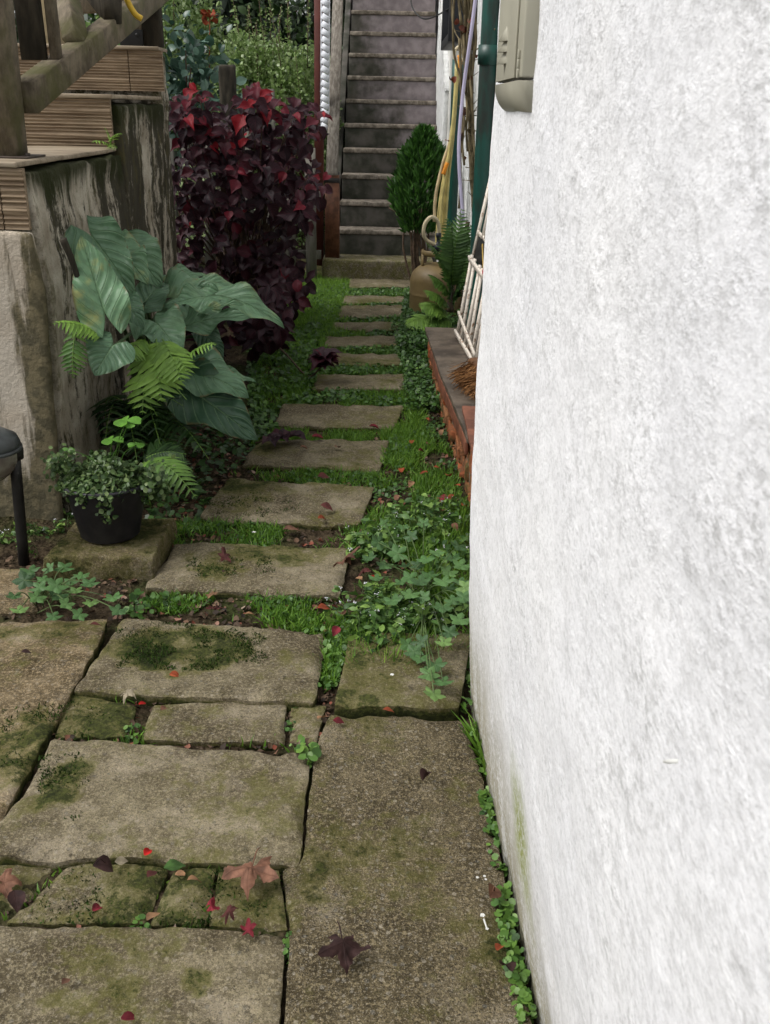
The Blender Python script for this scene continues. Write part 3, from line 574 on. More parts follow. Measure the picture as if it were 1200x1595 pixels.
# ---- downpipes
MT['green'] = (lambda m: m.col(m.mix(m.ramp(m.noise(5, 5, .6, vec=m.stretch((2, 2, .6))), .46, .70), (.008, .065, .050), (.018, .022, .018))).m)(M('green_pipe_paint', .38, .45))
def pipe(px, D0, D1, r, label, ztop=None, collars=()):
    a = P(px[0][0], px[0][1], D=D0); b = P(px[1][0], px[1][1], D=D1); d = (b - a) / (b[2] - a[2])
    base = a + d * (0.0 - a[2]); top = a + d * (ztop - a[2]) if ztop else b
    t = thing('drain_pipe', label, 'pipe', (base[0], base[1], 0), 'green drain pipes on the house wall'); mb = MB(); tube(mb, [base, top], r, sides=18, k=8); mb.build('pipe', MT['green'], t)
    for z in collars:
        c = a + d * (z - a[2]); mb = MB(); tube(mb, [c, c + d * .09], r * 1.18, sides=18, k=1); mb.build('collar', MT['green'], t)
    return a, d, top
pipe([(749, 340), (767, 0)], 5.3, 5.25, .047, 'thick green drain pipe nearest the beige meter box', 2.6, (1.50,))
_, _, ptop = pipe([(704, 330), (714, 95)], 6.65, 6.6, .036, 'dark green pipe behind the yellow hoses with a cream socket on top', P(714, 92, D=6.6)[2], ())
mb = MB(); c = P(716, 84, D=6.56)
th = np.linspace(0, 2 * np.pi, 15); tube(mb, [c + .042 * (math.cos(t) * np.array([.75, 0, .2]) + math.sin(t) * np.array([-.1, .2, 1.0])) for t in th], .009, sides=7, k=2)
MT['cream'] = simple('cream_plastic', (.50, .43, .28), .5, .1, 12)
tag(mb.build('pipe_socket', MT['cream']), 'cream open pipe socket above the dark green pipe', 'pipe socket')
MT['lilac'] = simple('lilac_conduit', (.42, .39, .52), .4, .08, 8)
mb = MB(); tube(mb, [P(722, 345, D=5.7), P(715, 240, D=5.75), P(721, 150, D=5.8), P(733, 60, D=5.8), P(746, -40, D=5.8)], .010, sides=9, k=8); tag(mb.build('conduit', MT['lilac']), 'thin lilac plastic conduit between the two green pipes', 'conduit')
# ---- black framed window
def window():
    c = P(687, 78, D=7.7); x0 = c[0]; zb = c[2]; ya, yb = 6.75, 7.72
    r = thing('framed_window', 'black framed window high on the house wall above the hoses', 'window', (.46, 7.2, zb)); mt = simple('black_frame', (.014, .015, .018), .45, .2, 6)
    mb = MB(); gridbox(mb, (x0, yb - .06, zb), (.505, yb, zb + 1.3), .2, 0, rnd=.003); gridbox(mb, (x0 + .004, ya, zb - .002), (.504, yb - .062, zb + .055), .2, 0, rnd=.003)
    gridbox(mb, (x0, ya - .06, zb), (.505, ya - .003, zb + 1.3), .2, 0, rnd=.003); gridbox(mb, (x0 + .004, ya, zb + 1.24), (.504, yb - .062, zb + 1.30), .2, 0, rnd=.003); mb.build('frame', mt, r)
    mb = MB(); gridbox(mb, (x0 + .045, ya, zb + .058), (x0 + .052, yb - .065, zb + 1.238), .3, 0, rnd=.001); mb.build('pane', simple('pale_glass', (.62, .68, .70), .12, .04, 3, .6, bump=0), r)
    mb = MB(); gridbox(mb, (x0 + .036, 7.2, zb + .058), (x0 + .046, 7.24, zb + 1.238), .3, 0, rnd=.001); mb.build('sash_bar', simple('white_sash', (.75, .76, .76), .5), r)
window()
# ---- cable across the top of the stairs
mb = MB(); tube(mb, [P(640, -30, D=8.6), P(641, 5, D=8.5), P(650, 22, D=8.4), P(664, 29, D=8.3), P(688, 20, D=7.8), P(735, -10, D=7.0)], .006, sides=6, k=8)
tag(mb.build('cable', simple('black_cable', (.015, .015, .015), .5)), 'thin black cable drooping across the top of the stairs', 'cable')
# ---- hoses
MT['yellow'] = simple('yellow_hose', (.46, .39, .15), .45, .25, 14); MT['palehose'] = simple('pale_hose', (.48, .38, .22), .45, .2, 14)
hz = thing('garden_hose', 'pale yellow hose in long hanging strands on the dark green pipe', 'hose', (.4, 6.5, 0))
for j, pts in enumerate([[(712, 95), (707, 180), (695, 255), (684, 330), (680, 385)], [(713, 95), (706, 190), (697, 265), (690, 340), (686, 398)], [(714, 96), (707, 200), (699, 275), (694, 345), (689, 400)], [(712, 100), (703, 205), (689, 255), (678, 305), (676, 345)], [(713, 98), (705, 200), (696, 262), (688, 318), (684, 390)]]):
    mb = MB(); tube(mb, [P(u + (j % 2), v, D=6.5 - .012 * j) for u, v in pts], .0105, sides=8, k=7); mb.build('strand', MT['yellow'] if j != 3 else MT['palehose'], hz)
MT['orange'] = simple('orange_tie', (.65, .24, .02), .5, .15)
mb = MB(); c = P(715, 100, D=6.46); tube(mb, [c + (0, 0, .05), c + (.008, -.01, 0), c + (-.002, -.004, -.06)], .013, sides=7); mb.build('tie', MT['orange'], hz)
mb = MB(); c = P(694, 262, D=6.44); tube(mb, [c + (.012, 0, .035), c, c + (-.012, 0, -.035)], .013, sides=7); mb.build('tie', MT['orange'], hz)
# ---- gas cylinder with regulator and hose
def cylinder():
    a = P(637, 470, D=6.3); rr = .172; cx = a[0] + rr + .004; cy = 6.3
    r = thing('gas_cylinder', 'dull gold gas cylinder half hidden by ferns beside the stairs', 'gas cylinder', (cx, cy, -.02))
    m = M('gold_paint', .5, .35); f = m.noise(9, 5, .65)
    X = m.xyz()
    c = m.mix(m.ramp(f, .35, .68), (.175, .125, .052), (.115, .080, .034)); c = m.mix(m.ramp(m.math('ADD', X[2], m.math('MULTIPLY', f, .12)), .12, .24, .75, 0), c, (.12, .095, .03)); c = m.mix(m.ramp(m.noise(45, 4, .7), .6, .7, 0, .6), c, (.07, .035, .02)); m.col(c); m.bump(m.noise(50, 3), .1, .004)
    H = .40; prof = [(.09, -.02), (.135, -.018), (.155, .0), (rr - .004, .035), (rr, .06)] + [(rr, z) for z in (.1, .17)] + [(rr + .002, .185), (rr + .004, .192), (rr + .002, .199), (rr, .21), (rr, .26)] + [(rr * math.cos(t) ** .8, .27 + .115 * math.sin(t)) for t in np.linspace(.05, 1.5, 12)] + [(0, .388)]
    mb = MB(); lathe(mb, prof, (cx, cy, 0), 48); bd = mb.build('body', m.m, r)
    mb = MB(); th = np.linspace(R(-200), R(110), 30); V = []
    for t in th:
        for (q, z) in ((.098, .43), (.105, .436), (.106, .462), (.099, .466), (.094, .462), (.094, .436)): V.append((cx + q * math.cos(t), cy + q * math.sin(t), z))
    g = np.concatenate([grid_faces(30, 6)]); mb.add(V, [g, np.array([[i * 6 + 5, i * 6, i * 6 + 6, i * 6 + 11] for i in range(29)])])
    for t in (R(-165), R(-75), R(30)): beam(mb, (cx + .1 * math.cos(t), cy + .1 * math.sin(t), .335), (cx + .1 * math.cos(t), cy + .1 * math.sin(t), .44), .035, .012, up=(math.cos(t), math.sin(t), 0))
    mb.build('collar', m.m, r)
    dk = simple('dark_regulator', (.02, .024, .03), .4, .2)
    c = P(683, 379, D=6.28); mb = MB(); lathe(mb, [(0, 0), (.034, 0), (.040, .008), (.040, .022), (.026, .034), (.012, .04), (.012, .07), (.017, .072), (.017, .1), (0, .1)], c + (0, 0, -.035), 22); tube(mb, [c + (0, 0, -.1), c], .016, sides=10, k=1); mb.build('regulator', dk, r)
    mb = MB(); lathe(mb, [(0, 0), (.016, 0), (.016, .05), (0, .05)], c + (.03, -.005, -.005), 10, axis=(1, 0, .1)); mb.build('valve', simple('brass', (.35, .24, .10), .4, .2), r)
    mb = MB(); tube(mb, [c + (-.004, 0, .05), P(684, 356, D=6.28), P(681, 343, D=6.27), P(672, 338, D=6.25), P(663, 347, D=6.24), P(660, 362, D=6.24), P(664, 373, D=6.25), P(674, 379, D=6.26), P(688, 386, D=6.3), P(700, 392, D=6.45)], .012, sides=9, k=8); tag(mb.build('hose', MT['cream'], r))
cylinder()
# ---- white rack leaning on the wall above the ledge
def rack():
    r = thing('slatted_rack', 'peeling white slatted rack leaning on the wall above the ledge', 'rack', (.37, 4.6, .215))
    m = M('peeling_white_paint', .7, .2); f = m.noise(35, 5, .7); m.col(m.mix(m.ramp(f, .54, .64), (.66, .60, .52), (.25, .15, .085))); m.bump(f, .3, .004); mt = m.m
    b0, b1 = P(712, 524, D=4.92), P(740, 572, D=4.34); t0, t1 = P(735, 402, D=4.92), P(763, 438, D=4.40)
    for k, (f, g) in enumerate(((0, 0), (.22, .18), (.42, .47), (.62, .60), (.80, .86), (1, 1))):
        a = b0 + (b1 - b0) * f; b = t0 + (t1 - t0) * g; mb = MB(); beam(mb, a - (b - a) * .03, b + (b - a) * .04, .026, .012, up=(1, .2, .2), bev=.003); mb.build('slat', mt, r)
    dv = t0 - b0
    for a, b in ((b0 + dv * .06, b1 + dv * .06), (t0, t1), (b0 + dv * .30, b1 + dv * .14)):
        mb = MB(); o = np.array([-.012, 0, 0]); beam(mb, a + o, b + o, .03, .012, up=(1, .2, .2), bev=.003); mb.build('crossbar', mt, r)
    for k, (a, b) in enumerate((((736, 403, 4.94), (768, 262, 4.97)), ((752, 372, 4.75), (774, 265, 4.8)), ((757, 372, 4.6), (772, 290, 4.6)))):
        mb = MB(); beam(mb, P(*a[:2], D=a[2]), P(*b[:2], D=b[2]), .026, .012, up=(1, .2, .2), bev=.003); mb.build('slat', mt, r)
    mb = MB(); beam(mb, P(745, 362, D=4.9), P(766, 382, D=4.55), .026, .012, up=(1, .2, .2)); mb.build('crossbar', mt, r)
    mb = MB(); V = [P(747, 366, D=4.93), P(764, 382, D=4.58), P(757, 428, D=4.58), P(738, 400, D=4.93)]; V = np.array(V); mb.add(np.concatenate([V, V + (.012, 0, 0)]), BQ); mb.build('dark_panel', simple('black_sheet', (.016, .018, .017), .5), r, smooth=False)
rack()
mb = MB(); a = P(768, 410, D=4.45); gridbox(mb, a + (-.0, -.04, -.16), a + (.035, .10, .10), .05, .003, 12, seed=3, rnd=.015); tag(mb.build('blue_bag', simple('blue_plastic', (.03, .16, .36), .4, .35, 30)), 'blue plastic bag tucked behind the white rack', 'bag')
for (u, v) in ((763, 379), (758, 424)):
    mb = MB(); c = P(u, v, D=4.44); gridbox(mb, c - (.02, .025, .016), c + (.02, .025, .016), .02, .003, 20, seed=u, rnd=.012); tag(mb.build('red_clip', simple('red_plastic', (.45, .03, .04), .4)), 'small red clip at the %s of the blue bag' % ('top' if v < 400 else 'bottom'), 'clip')
mb = MB(); a = P(750, 480, D=4.6); beam(mb, P(757, 500, D=4.5) , P(752, 380, D=4.6), .03, .006, up=(1, 0, 0)); tag(mb.build('yellow_strip', simple('yellow_strip', (.45, .30, .08), .5)), 'yellow strip standing behind the white rack', 'strip')
mb = MB(); lathe(mb, [(0, 0), (.05, 0), (.055, .02), (.05, .16), (.035, .2), (0, .205)], P(755, 548, D=4.35) + (0.05, 0, -.12), 20); tag(mb.build('white_bottle', simple('white_plastic', (.75, .75, .73), .4)), 'white plastic container behind the foot of the rack', 'container')
# ---- broom head
def broom():
    c = G(732, 598, .26); r = thing('broom_head', 'brown coir broom head lying on the dark ledge board', 'broom', (c[0], c[1], .213))
    MT['coir'] = (lambda m: m.col(m.mix(m.attr(), (.075, .032, .012), (.36, .18, .07))).m)(M('coir', .85, .15))
    N = 1500; mb = MB(); a0 = P(752, 575, D=3.98); ax = unit(np.array([.25, -.75, -.05])); L = .28; tpl = leaf_tpl([.012, .012, .008], 3, 1, 0)
    root0 = np.array([c[0] + .024, c[1] + .17, .30])
    t = rng.random(N); p = root0 + ax * (t * L)[:, None] + rng.normal(0, .012, (N, 3))
    f = np.array([-.62, -.25, -.55]) + rng.normal(0, .18, (N, 3)); batch(mb, tpl, p, f, rng.normal(0, 1, (N, 3)), rng.uniform(.075, .115, N), rng.uniform(.1, 1.0, N), rng.random(N) ** 1.3, wid=1.3)
    mb.v[-1][:, 2] = np.maximum(mb.v[-1][:, 2], .215); mb.build('bristles', MT['coir'], r)
    mb = MB(); beam(mb, root0 + ax * -.01 + (.006, 0, .012), root0 + ax * (L + .01) + (.006, 0, .012), .05, .03, bev=.01); mb.build('head', simple('broom_wood', (.13, .06, .025), .7), r)
broom()
# ---- brown red post with lattice strip left of the stairs
a = P(496, 205, D=8.6); mb = MB(); beam(mb, (a[0], 8.6, -.1), (a[0] + .02, 8.6, 3.2), .075, .075, up=(0, 1, 0), bev=.005); tag(mb.build('red_post', simple('red_brown_post', (.105, .030, .022), .6, .2, 9)), 'tall dark red post just left of the stair handrail', 'post')
def lattice():
    a = P(506, 200, D=8.5); r = thing('lattice_panel', 'narrow white lattice strip hanging between the red post and handrail', 'lattice', (a[0], 8.5, a[2]))
    mt = simple('white_lattice', (.74, .76, .80), .5, .06); w = .058; z0, z1 = a[2], a[2] + 1.7; d0 = np.array([.02 / 1.7, 0, 1]); mb = MB(); y = 8.5
    n = 32
    for k in range(n):
        z = z0 + (z1 - z0) * k / n; x = a[0] - w / 2 + (z - z0) * .012
        beam(mb, (x, y, z + .03), (x + w, y, z), .043, .008, up=(0, 1, 0), bev=.002)
    mb.build('slats', mt, r)
    mb = MB(); beam(mb, (a[0] - w / 2 - .002, y + .01, z0), (a[0] - w / 2 + .012, y + .01, z1), .012, .02, up=(0, 1, 0)); beam(mb, (a[0] + w / 2 + .002, y + .01, z0), (a[0] + w / 2 + .016, y + .01, z1), .012, .02, up=(0, 1, 0)); mb.build('frame', mt, r)
lattice()
# ---- fence behind the purple shrub
MT['picket'] = (lambda m: m.col(m.mix(m.ramp(m.noise(10, 5, .65, vec=m.stretch((2, 2, .3))), .35, .68), (.20, .185, .16), (.07, .07, .055))).bump(m.noise(30, 4), .4, .006).m)(M('grey_picket', .9, .1))
fn = thing('picket_fence', 'old grey picket fence behind the purple shrub', 'fence', (-.9, 8.0, 0))
for k, (u, v) in enumerate(((262, 215), (290, 205), (318, 210), (384, 190), (419, 138), (449, 190), (484, 230))):
    a = P(u, v, D=7.9); mb = MB(); beam(mb, (a[0], 7.9, -.1), (a[0] + .006 * (k % 3 - 1), 7.9, a[2]), .085, .022, up=(0, 1, 0), bev=.005); mb.build('picket', MT['picket'], fn)
a = P(250, 300, D=7.93); b = P(500, 305, D=7.93)
for dz in (0, -.45): mb = MB(); beam(mb, a + (0, 0, dz), b + (0, 0, dz), .03, .07); mb.build('crossbar', MT['picket'], fn)
a = P(354, 100, D=7.5); mb = MB(); gridbox(mb, (a[0] - .055, 7.45, -.1), (a[0] + .055, 7.56, a[2]), .05, .006, 12, seed=71, rnd=.02); tag(mb.build('old_post', MT['darkwood']), 'dark weathered post rising behind the purple shrub', 'post')
# ---- lantern on a stake at the left edge
def lantern():
    b = G(36, 868, 0); D = b[1]; r = thing('garden_lantern', 'round garden light with dark cap on a dark metal stake at the left edge', 'garden light', (b[0], D, 0)); mt = simple('dark_stake', (.014, .013, .012), .5, .3)
    t = P(22, 700, D=D); mb = MB(); tube(mb, [(b[0], D, -.03), t], .0165, sides=12, k=4); lathe(mb, [(0, 0), (.024, .002), (.026, .03), (.020, .05), (0, .055)], t - (0, 0, .03), 16); mb.build('stake', mt, r)
    c = P(-16, 706, D=D - .02); mb = MB(); lathe(mb, [(0, -.085), (.035, -.078), (.062, -.055), (.078, -.02), (.080, .005), (.074, .02)], c, 36)
    mb.build('globe', (lambda m: m.col(m.mix(m.ramp(m.noise(14, 4), .35, .65), (.22, .21, .17), (.12, .10, .085))).m)(M('dirty_glass', .25, .5)), r)
    mb = MB(); lathe(mb, [(.076, .012), (.086, .015), (.088, .03), (.080, .05), (.05, .068), (0, .072)], c, 36); lathe(mb, [(.083, .008), (.092, .010), (.092, .018), (.083, .02)], c, 36); mb.build('cap', simple('grey_cap', (.045, .05, .05), .4, .3), r)
    mb = MB(); tube(mb, [c + (.07, 0, .02), t + (-.01, 0, .02)], .012, sides=8, k=2); mb.build('arm', mt, r)
lantern()
# ---- flower pot on its stone block
a, b, c_, d_ = (G(u, v, .05) for u, v in ((121, 812), (272, 805), (240, 870), (66, 866)))
def blockwarp(V):
    V = V.copy(); s = (V[:, 0] + 0.5); t = V[:, 1] + .5
    top = (a * 0)[None] + (d_[None] * (1 - s)[:, None] + c_[None] * s[:, None]) * (1 - t)[:, None] + (a[None] * (1 - s)[:, None] + b[None] * s[:, None]) * t[:, None]
    out = np.stack([top[:, 0], top[:, 1], V[:, 2]], 1); out[:, 2] += fbm(out, 6, 3, 3) * .02 * (V[:, 2] > .03)
    out[:, :2] += (fbm(out, 12, 4, 8)[:, None] * .018); return out
mb = MB(); gridbox(mb, (-.5, -.5, -.06), (.5, .5, .05), .03, .0, 9, warp=blockwarp, seed=2, rnd=.02)
vv = np.concatenate(mb.v); mb.t = [np.clip(.62 + fbm(vv, 5, 3, 9) * 1.2, -1, 1)]; mb.v = [vv]; mb.uv = [np.zeros((len(vv), 2))]
tag(mb.build('stone_block', MT['block']), 'thick mossy stone block carrying the black flower pot', 'stone block')
PC = G(170, 838, .05); PC = np.array([PC[0], PC[1] + .02, .058])
rim = P(160, 768, D=PC[1])
def pot():
    r = thing('flower_pot', 'black plastic pot with small leaved creeper on a mossy stone block', 'flower pot', PC)
    H = .182; r0 = .090; r1 = .128
    mb = MB(); lathe(mb, [(0, 0), (r0 - .006, 0), (r0, .005), (r1 - .008, H - .03), (r1 - .006, H - .028), (r1 - .004, H - .014), (r1 + .003, H - .012), (r1 + .006, H - .006), (r1 + .004, H), (r1 - .004, H), (r1 - .007, H - .01), (r1 - .02, H - .05)], PC, 56)
    mb.build('pot', (lambda m: m.col(m.mix(m.ramp(m.noise(12, 5, .65), .4, .7), (.012, .012, .017), (.032, .030, .034))).bump(m.noise(90, 3), .1, .003).m)(M('black_plastic', .5, .35)), r)
    mb = MB(); lathe(mb, [(r1 - .010, H - .025), (.06, H - .012), (0, H - .008)], PC, 40); mb.build('compost', simple('compost', (.02, .014, .009), .95), r)
    N = 1900; mb = MB(); tpl = leaf_tpl([.15, .5, .56, .45, .05], 4, 1, .12)
    q = rng.normal(0, 1, (N, 2)); q /= np.linalg.norm(q, axis=1)[:, None]; rad = np.sqrt(rng.random(N)) * 1.02; x = q[:, 0] * rad * r1; y = q[:, 1] * rad * r1
    h = H - .005 + .062 * np.clip(1.0 - rad ** 3, 0, 1) * (1 + 1.2 * fbm(np.stack([x, y, 0 * x], 1), 22, 2, 4)) * np.sqrt(rng.random(N)) - .10 * np.clip(rad - 1.03, 0, 1)
    p = np.stack([x, y, h], 1) + PC; n = rdir(N, .1, 1) + np.array([0, -.3, .3])
    # side sprays spilling out to the right and left, and strings of leaves down the pot's face
    ex = []
    for (dx, dy, zz, cnt, sg) in ((.135, -.01, H + .005, 260, .030), (-.115, -.02, H + .05, 160, .024), (.165, .0, H - .03, 90, .018), (-.13, .0, H + .01, 60, .02)): ex.append(PC + np.array([dx, dy, zz]) + rng.normal(0, 1, (cnt, 3)) * sg)
    for (ang, L) in ((-1.35, .10), (-1.25, .085), (-1.9, .05), (-2.5, .06)):
        t = rng.random(34); rr = r1 + .010 - .03 * t; ex.append(PC + np.stack([np.cos(ang + .06 * rng.normal(0, 1, 34)) * rr, np.sin(ang) * rr, H - t * L], 1) + rng.normal(0, .005, (34, 3)))
    e = np.concatenate(ex); p = np.concatenate([p, e]); n = np.concatenate([n, rdir(len(e), -.1, 1) + np.array([0, -.7, .3])]); N = len(p)
    batch(mb, tpl, p, rdir(N, -.5, .5), n, rng.uniform(.010, .017, N), rng.uniform(0, .8, N), rng.random(N)); mb.build('creeper', MT['tiny'], r)
    # clover sprigs
    tc = leaf_tpl([.05, .28, .46, .50, .34], 6, 2, .18); mb = MB()
    for (u, v, s, tn) in ((197, 655, .042, .9), (174, 685, .034, .75), (213, 692, .026, .7), (200, 660, .03, .8), (108, 700, .022, .4)):
        c = P(u, v, D=PC[1] - .02); tube(mb, [PC + (rng.normal(0, .03), rng.normal(0, .02), H), (c + PC + (0, 0, H)) / 2 + (.008, 0, .02), c], .0016, .0012, sides=5, k=5, tint=.5)
        for k in range(3):
            an = k * 2.094 + u; batch(mb, tc, c, (math.cos(an), math.sin(an), .05), (0, -.3, 1), s, .4, tn)
    mb.build('clover', MT['clover'], r)
MT['tiny'] = leafmat('creeper_leaf', [(0, (.026, .058, .015)), (.6, (.080, .145, .040)), (1, (.18, .25, .09))], rough=.45)
MT['clover'] = leafmat('clover_leaf', [(0, (.04, .12, .015)), (1, (.13, .32, .035))], vein=(.18, .38, .08), vstr=.3)
pot()
# ================================================================== PLANTS
MT['stem'] = simple('green_stem', (.07, .11, .035), .5, .3); MT['twig'] = simple('brown_twig', (.085, .055, .035), .8, .35, 40, bump=.3)
# ---- elephant ear
def ear_tpl(n=22, m=6, fold=.16, wave=.11, ph=0., curl=.0):
    ys = np.linspace(-.30, 1, n); V = []; UV = []; Fs = []
    xo = np.interp(ys, [-.30, -.24, -.12, 0, .15, .3, .5, .7, .86, .95, 1], [.17, .28, .40, .44, .445, .42, .335, .225, .12, .05, .004])
    xi = np.interp(ys, [-.30, -.2, -.1, 0, 1], [.15, .085, .03, 0, 0])
    for sd in (-1, 1):
        o = len(V)
        for i in range(n):
            for q in np.linspace(0, 1, m + 1):
                x = xi[i] + q * (xo[i] - xi[i]); z = fold * x - curl * x * x + wave * q * q * math.sin(10 * ys[i] + ph + sd * .8) * xo[i] + .020 * math.sin(30 * (ys[i] - .5 * x)) * q * (1 - q) * 2
                V.append((sd * x, ys[i], z)); UV.append((.5 + sd * q * .5, ys[i]))
        g = grid_faces(n, m + 1, o); Fs.append(g if sd > 0 else g[:, ::-1])
    return np.array(V), np.concatenate(Fs), np.array(UV)
def earmat():
    m = M('elephant_ear_leaf', .42, .45); r = m.n('ShaderNodeValToRGB'); e = r.color_ramp.elements
    e[0].color = (.030, .074, .042, 1); e[1].color = (.165, .305, .160, 1); m.put(r.inputs[0], m.attr()); c = r.outputs[0]
    u, v = m.uv(); a = m.math('ABSOLUTE', m.math('SUBTRACT', u, .5)); mid = m.ramp(a, .0, .03, 1, 0)
    w = m.math('SINE', m.math('MULTIPLY', m.math('SUBTRACT', v, m.math('MULTIPLY', a, .75)), 38)); side = m.ramp(w, .86, 1.0, 0, .7)
    vv = m.math('MAXIMUM', mid, side)
    c = m.mix(m.math('MULTIPLY', m.ramp(m.noise(13, 4), .50, .68), m.ramp(m.attr(), .62, .92, 0, .75)), c, (.42, .42, .14))
    c = m.mix(m.math('MULTIPLY', m.ramp(m.noise(30, 4), .4, .7), .3), c, (.02, .05, .033)); c = m.mix(m.math('MULTIPLY', vv, .6), c, (.20, .32, .17)); c = m.mix(m.math('MULTIPLY', m.ramp(a, .44, .5), m.ramp(m.noise(25, 3), .5, .6, 0, .8)), c, (.16, .11, .04))
    m.col(c); m.bump(m.math('SUBTRACT', m.math('ADD', m.math('MULTIPLY', w, .3), m.math('MULTIPLY', m.noise(60, 3), .5)), vv), .7, .007); m.translucent(c, .2); return m.m
MT['ear'] = earmat(); MT['petiole'] = simple('petiole', (.055, .095, .035), .45, .25)
def elephant_ear():
    gb = G(236, 672, .03); r = thing('elephant_ear_plant', 'big elephant ear plant with drooping blue green leaves against the mossy wall', 'plant', gb)
    L = [  # attach px, tip px, depth attach, depth tip, width, facing (camera weight, up weight, side), bend, tint
        ((163, 486), (124, 360), 3.02, 3.12, .74, (1, .10, .05), .22, .92), ((143, 368), (214, 466), 3.30, 3.26, .85, (1, .45, -.1), .5, .60),
        ((178, 390), (234, 446), 3.46, 3.36, 1.0, (1, .7, .1), .9, .85), ((203, 384), (254, 452), 3.64, 3.58, 1.1, (1, .4, .1), .6, .70),
        ((268, 464), (358, 466), 3.62, 3.68, 1.25, (.9, 1, -.1), .8, .72), ((322, 462), (252, 480), 3.42, 3.38, .80, (.85, 1, 0), .5, .66),
        ((336, 460), (441, 510), 3.62, 3.60, .55, (.7, 1, -.25), .9, .74), ((294, 506), (395, 494), 3.46, 3.46, .64, (.8, 1, .1), .55, .62),
        ((242, 502), (284, 558), 3.30, 3.18, 1.15, (1, .75, .15), .5, .66), ((176, 538), (146, 588), 2.98, 2.92, 1.55, (1, .8, .1), .5, .50),
        ((294, 576), (393, 622), 3.34, 3.30, .92, (.85, 1, -.2), .75, .52), ((292, 604), (400, 684), 3.30, 3.24, .78, (1, .6, -.2), .35, .14), ((226, 470), (262, 440), 3.5, 3.66, .9, (.6, 1, .1), .7, .5),
        ((262, 500), (236, 545), 3.40, 3.36, .9, (.9, .8, 0), .6, .30), ((318, 520), (350, 560), 3.5, 3.45, .9, (.9, .8, 0), .6, .2),
        ((300, 446), (372, 446), 3.75, 3.8, .62, (.6, 1, .1), .9, .8), ((262, 436), (330, 432), 3.85, 3.9, .7, (.5, 1, .1), .8, .78), ((320, 486), (384, 474), 3.5, 3.5, .5, (.8, 1, 0), .8, .85), ((196, 470), (226, 516), 3.2, 3.12, .8, (1, .6, 0), .7, .35), ((330, 590), (404, 596), 3.4, 3.4, .5, (.8, 1, 0), .9, .7)]
    for k, (pa, pt, da, dt, w, (fc, fu, fs), bd, tn) in enumerate(L):
        A = P(*pa, D=da); T = P(*pt, D=dt); f = T - A; ln = np.linalg.norm(f) * (1 + bd * bd / 24) / .98 * (.93 if k not in (6, 11) else 1)
        n0 = unit(CAMP - A) * fc + np.array([0, 0, 1.]) * fu + np.array([1., 0, 0]) * fs
        # tilt the start direction so that the drooped tip lands on T
        fz = unit(f); nn = unit(n0 - fz * fz.dot(n0)); f2 = fz * math.cos(bd / 2) + nn * math.sin(bd / 2)
        mb = MB(); batch(mb, ear_tpl(ph=k * 1.9, curl=.1, wave=.22 + .08 * (k % 3)), A, f2, nn, ln, bd, tn, wid=w); lf = mb.build('leaf', MT['ear'], r)
        b = gb + np.array([rng.uniform(-.07, .07), rng.uniform(-.05, .05), 0]); mb = MB(); md = (b + A) / 2 + np.array([0, .03, .10 + .05 * (k % 2)]) + (A - b) * np.array([-.12, -.12, .05])
        tube(mb, [b, md, A - nn * .004], .011, .005, sides=7, k=7); mb.build('stalk', MT['petiole'], lf)
    mb = MB(); tube(mb, [P(130, 460, D=3.06), P(112, 405, D=3.04), P(98, 372, D=3.02)], .008, .012, sides=7); mb.build('dry_stalk', MT['darkwood'], r)
elephant_ear()
# ---- ferns
TPL_P = leaf_tpl([.35, .60, .52, .42, .26, .02], 5, 1, .1)
def frond(mb, base, tip, up, width, n=18, droop=.4, tint=.5, plen=1.0):
    base = np.asarray(base, float); tip = np.asarray(tip, float); f = tip - base; L = np.linalg.norm(f); up = unit(up - unit(f) * unit(f).dot(up))
    t = np.linspace(0, 1, n * 2 + 3); c = base + f * t[:, None] + up * (droop * L * .5 * (4 * t * (1 - t)) ** 1)[:, None]
    tube(mb, c[::2], .0028, .001, sides=5, k=0, tint=.8)
    tt = np.linspace(.12, .985, n); i = (tt * (len(c) - 1)).astype(int); T = np.gradient(c, axis=0)[i]; T /= np.linalg.norm(T, axis=1)[:, None]
    N = up - T * (T @ up)[:, None]; Sd = np.cross(T, N); w = 1.15 * width * np.sin(np.pi * np.clip(tt * .86 + .12, 0, 1)) ** .75
    for s in (-1, 1): batch(mb, TPL_P, c[i], s * Sd + T * .45 - N * .12, N, w * rng.uniform(.9, 1.08, n) * plen, rng.uniform(.2, .7, n), np.clip(tint + rng.normal(0, .08, n), 0, 1), wid=.21)
MT['fern'] = leafmat('fern_frond', [(0, (.014, .038, .013)), (.5, (.075, .165, .032)), (1, (.23, .40, .065))], rough=.5, trans=.3)
def fern(label, fronds, base):
    r = thing('fern', label, 'fern', base)
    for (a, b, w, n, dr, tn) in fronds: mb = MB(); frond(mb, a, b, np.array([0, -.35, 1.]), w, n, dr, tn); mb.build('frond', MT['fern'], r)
g0 = G(222, 700, .02); ff = []
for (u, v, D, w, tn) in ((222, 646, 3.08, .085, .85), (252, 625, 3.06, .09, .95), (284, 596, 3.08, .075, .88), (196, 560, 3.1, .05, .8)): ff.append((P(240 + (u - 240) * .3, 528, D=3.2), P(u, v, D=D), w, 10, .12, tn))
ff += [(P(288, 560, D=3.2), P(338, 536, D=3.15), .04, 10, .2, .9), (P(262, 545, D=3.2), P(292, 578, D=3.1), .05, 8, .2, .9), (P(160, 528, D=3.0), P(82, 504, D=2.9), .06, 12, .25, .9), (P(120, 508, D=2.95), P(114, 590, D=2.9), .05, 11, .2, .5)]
for k in range(16): ff.append((g0 + rng.normal(0, .05, 3) * (1, 1, .2), P(rng.uniform(150, 330), rng.uniform(620, 740), D=rng.uniform(3.0, 3.4)), .09, 14, .45, rng.uniform(.05, .3)))
